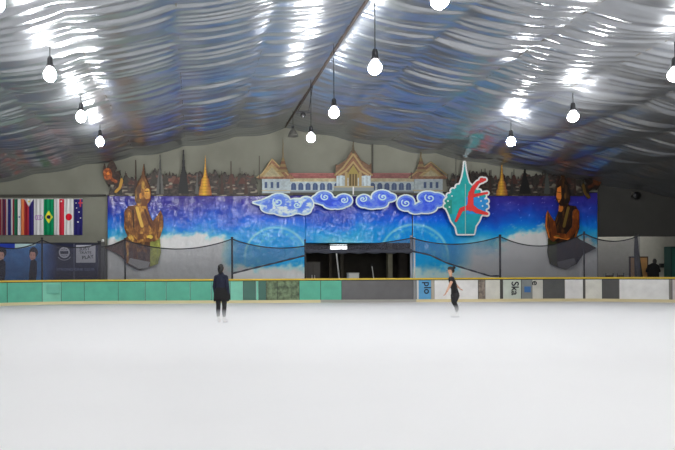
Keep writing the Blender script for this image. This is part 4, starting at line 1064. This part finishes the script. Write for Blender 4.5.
p1 = person_back((f1.x, 17.0, 0), -.45); p1.scale = (1, 1, 1)
tag(p1, 'person in a navy jacket and dark trousers standing on the ice, back turned', 'person')

# --- skater in black, leaning, arms held low and apart, in profile to the left
def person_lean(loc):
    r = empty('person', loc)
    q = lambda px, py, y=0: ((px-456.3)/32.6, y, (319.2-py)/32.6)
    pel = q(455.3, 295.5)
    nk = q(451.2, 279); ht = q(450.0, 272.3)
    t1 = q(454.6, 291); t2 = q(453, 285); t3 = q(451.6, 280.8)
    chains = [[(pel, .10, .13), (t1, .08, .11), (t2, .085, .12), (t3, .075, .11), (nk, .045, .045), (q(451, 276), .045, .045), (q(450.5, 274.0), .062, .055), (q(450.8, 271.8), .088, .074), (q(451, 271.2), .08, .07)]]
    L = [(.07, (454.6, 303.6), (458.0, 314.5), 1), (-.07, (453.4, 304.2), (456.8, 314.2), -1)]
    for y, kn, an, s in L:
        hp = q(455.2, 297.5, y*1.1)
        chains.append([(pel, .10, .13), (hp, .09, .08), (q(kn[0], kn[1], y), .055, .055), (q((kn[0]+an[0])/2+.6, (kn[1]+an[1])/2-1, y*.8), .052, .048), (q(an[0], an[1], y*.7), .034, .034), (q(an[0]-1.0, an[1]+2.2, y*.7), .036, .03)])
    A1 = [q(450.6, 281.0, -.14), q(445.9, 288.0, -.26), q(442.6, 293.0, -.30)]
    A2 = [q(453.0, 281.0, .14), q(459.0, 286.0, .25), q(463.0, 289.6, .28)]
    for A_, s in ((A1, -1), (A2, 1)):
        chains.append([(t3, .085, .12), (A_[0], .05, .05), (A_[1], .040, .040), (A_[2], .028, .028)])
        d = Vector(A_[2])-Vector(A_[1]); chains += hand(A_[2], d, s, (0, 1, 0))
    skin('body', chains, m_skin, r)
    top = [[(pel, .112, .142), (t1, .092, .12), (t2, .1, .13), (t3, .088, .12), (q(451.3, 279.2), .056, .056)]]
    for A_ in (A1, A2): top.append([(t3, .088, .12), (A_[0], .058, .058), (tuple(lerp(A_[0], A_[1], .38)), .045, .045)])
    skin('top', top, m_black, r)
    leg = []
    for y, kn, an, s in L:
        leg.append([(pel, .114, .144), (q(455.2, 297.5, y*1.1), .1, .09), (q(kn[0], kn[1], y), .066, .066), (q((kn[0]+an[0])/2+.6, (kn[1]+an[1])/2-1, y*.8), .062, .058), (q(an[0], an[1]-.6, y*.7), .046, .046)])
    skin('trousers', leg, m_legg, r)
    skin('hair', [[(q(450.6, 270.4), .085, .075), (q(451.6, 270.9), .09, .085), (q(452.6, 272.6), .065, .065)]], m_hair, r)
    skin('hair_bun', [[(q(453.4, 269.8), .04, .04), (q(454.2, 269.2), .05, .05)]], m_hair, r, 1)
    face(r, q(450.2, 272.4), -math.pi/2)
    for y, kn, an, s in L: skate(r, (q(an[0], an[1])[0], y*.7, .145), (-1, .15*s, 0))
    return r
f2 = P(456.3, 319.2, 18.4)
p2 = person_lean((f2.x, 18.4, 0)); tag(p2, 'person in black top and trousers leaning on the ice with arms held apart', 'person')

# --- dark figure in the passage
def person_dark(loc):
    r = empty('person', loc)
    pel = V(0, 0, .86)
    ch = [[(pel, .17, .13), (V(0, 0, 1.0), .17, .13), (V(-.01, -.03, 1.2), .17, .13), (V(-.03, -.05, 1.32), .13, .1), (V(-.05, -.06, 1.4), .05, .05), (V(-.07, -.075, 1.47), .06, .07), (V(-.07, -.07, 1.54), .075, .085), (V(-.07, -.06, 1.56), .07, .08)]]
    for s in (-1, 1):
        ch.append([(pel, .17, .13), (V(.1*s, 0, .8), .09, .09), (V(.11*s, -.03, .46), .06, .06), (V(.11*s, 0, .08), .04, .04), (V(.12*s, -.12, .04), .035, .03)])
        wr = V(.16*s, -.25, 1.02); ch.append([(V(-.03, -.05, 1.32), .13, .1), (V(.18*s, -.04, 1.28), .06, .06), (V(.27*s, -.05, 1.02), .045, .045), (wr, .025, .025)]); ch += hand(wr, (-.6*s, -.5, 0), s, (0, 0, 1))
    skin('body', ch, m_skin, r)
    jk = [[(V(0, 0, .72), .25, .2), (V(0, 0, 1.0), .24, .19), (V(-.01, -.03, 1.2), .2, .16), (V(-.03, -.05, 1.33), .15, .12), (V(-.05, -.06, 1.41), .075, .075)]]
    for s in (-1, 1): jk.append([(V(-.03, -.05, 1.33), .15, .12), (V(.18*s, -.04, 1.28), .08, .08), (V(.27*s, -.05, 1.02), .068, .068), (V(.17*s, -.23, 1.02), .05, .05)])
    skin('coat', jk, m_black, r)
    skin('trousers', [[(pel, .18, .14), (V(.1*s, 0, .8), .1, .1), (V(.11*s, -.03, .46), .072, .072), (V(.11*s, 0, .1), .055, .055)] for s in (-1, 1)], m_legg, r)
    skin('shoe', [[(V(-.11, .02, .05), .05, .045), (V(-.12, -.14, .04), .045, .035)]], m_black, r, 1); skin('shoe', [[(V(.11, .02, .05), .05, .045), (V(.12, -.14, .04), .045, .035)]], m_black, r, 1)
    skin('hair', [[(V(-.07, -.05, 1.6), .07, .07), (V(-.065, -.035, 1.54), .095, .09), (V(-.055, -.0, 1.46), .085, .06)]], m_hair, r)
    face(r, (-.07, -.08, 1.5), math.pi+.3)
    return r
q = P(651, 277, 31.2); p3 = person_dark((q.x, 31.02, .3)); p3.rotation_euler = (0, 0, math.pi-.25); tag(p3, 'person in a bulky black coat standing beside the tan wooden panel', 'person')

# ================================================================ low mist over the ice
mm = bpy.data.materials.new('ice_mist'); mm.use_nodes = True; nt = mm.node_tree; nt.nodes.clear()
out = nt.nodes.new('ShaderNodeOutputMaterial'); vs_ = nt.nodes.new('ShaderNodeVolumeScatter'); vs_.inputs['Color'].default_value = (.99, .99, .99, 1); vs_.inputs['Density'].default_value = .23
nt.links.new(vs_.outputs[0], out.inputs['Volume'])
MIST = True
if MIST:
    b = MB(); b.box((-11, 9.5, .012), (22, 19.3, .40)); o = b.build('ice_mist', mm); tag(o, 'thin white mist lying low over the ice around the two skaters', 'mist', None, 'stuff')

# ================================================================ world, camera
wd = bpy.data.worlds.new('world'); C.world = wd; wd.use_nodes = True
wd.node_tree.nodes['Background'].inputs[0].default_value = (.02, .02, .02, 1); wd.node_tree.nodes['Background'].inputs[1].default_value = .2
cam = bpy.data.cameras.new('camera'); co = bpy.data.objects.new('camera', cam); COL.objects.link(co)
cam.sensor_width = 36; cam.lens = F/675*36
cam.shift_x = (337.5-VX)/675; cam.shift_y = (VY-225)/675
co.matrix_world = Matrix.Translation((0, 0, HC)) @ Matrix.Rotation(math.pi/2, 4, 'X') @ Matrix.Rotation(-ROLL, 4, 'Z')
cam.clip_end = 200
C.camera = co
vw = C.view_settings; vw.view_transform = 'Standard'; vw.look = 'None'; vw.gamma = 1; vw.use_curve_mapping = False; vw.exposure = .04
try:
    C.cycles.caustics_reflective = False; C.cycles.caustics_refractive = False; C.cycles.volume_bounces = 3; C.cycles.max_bounces = 8
except Exception: pass
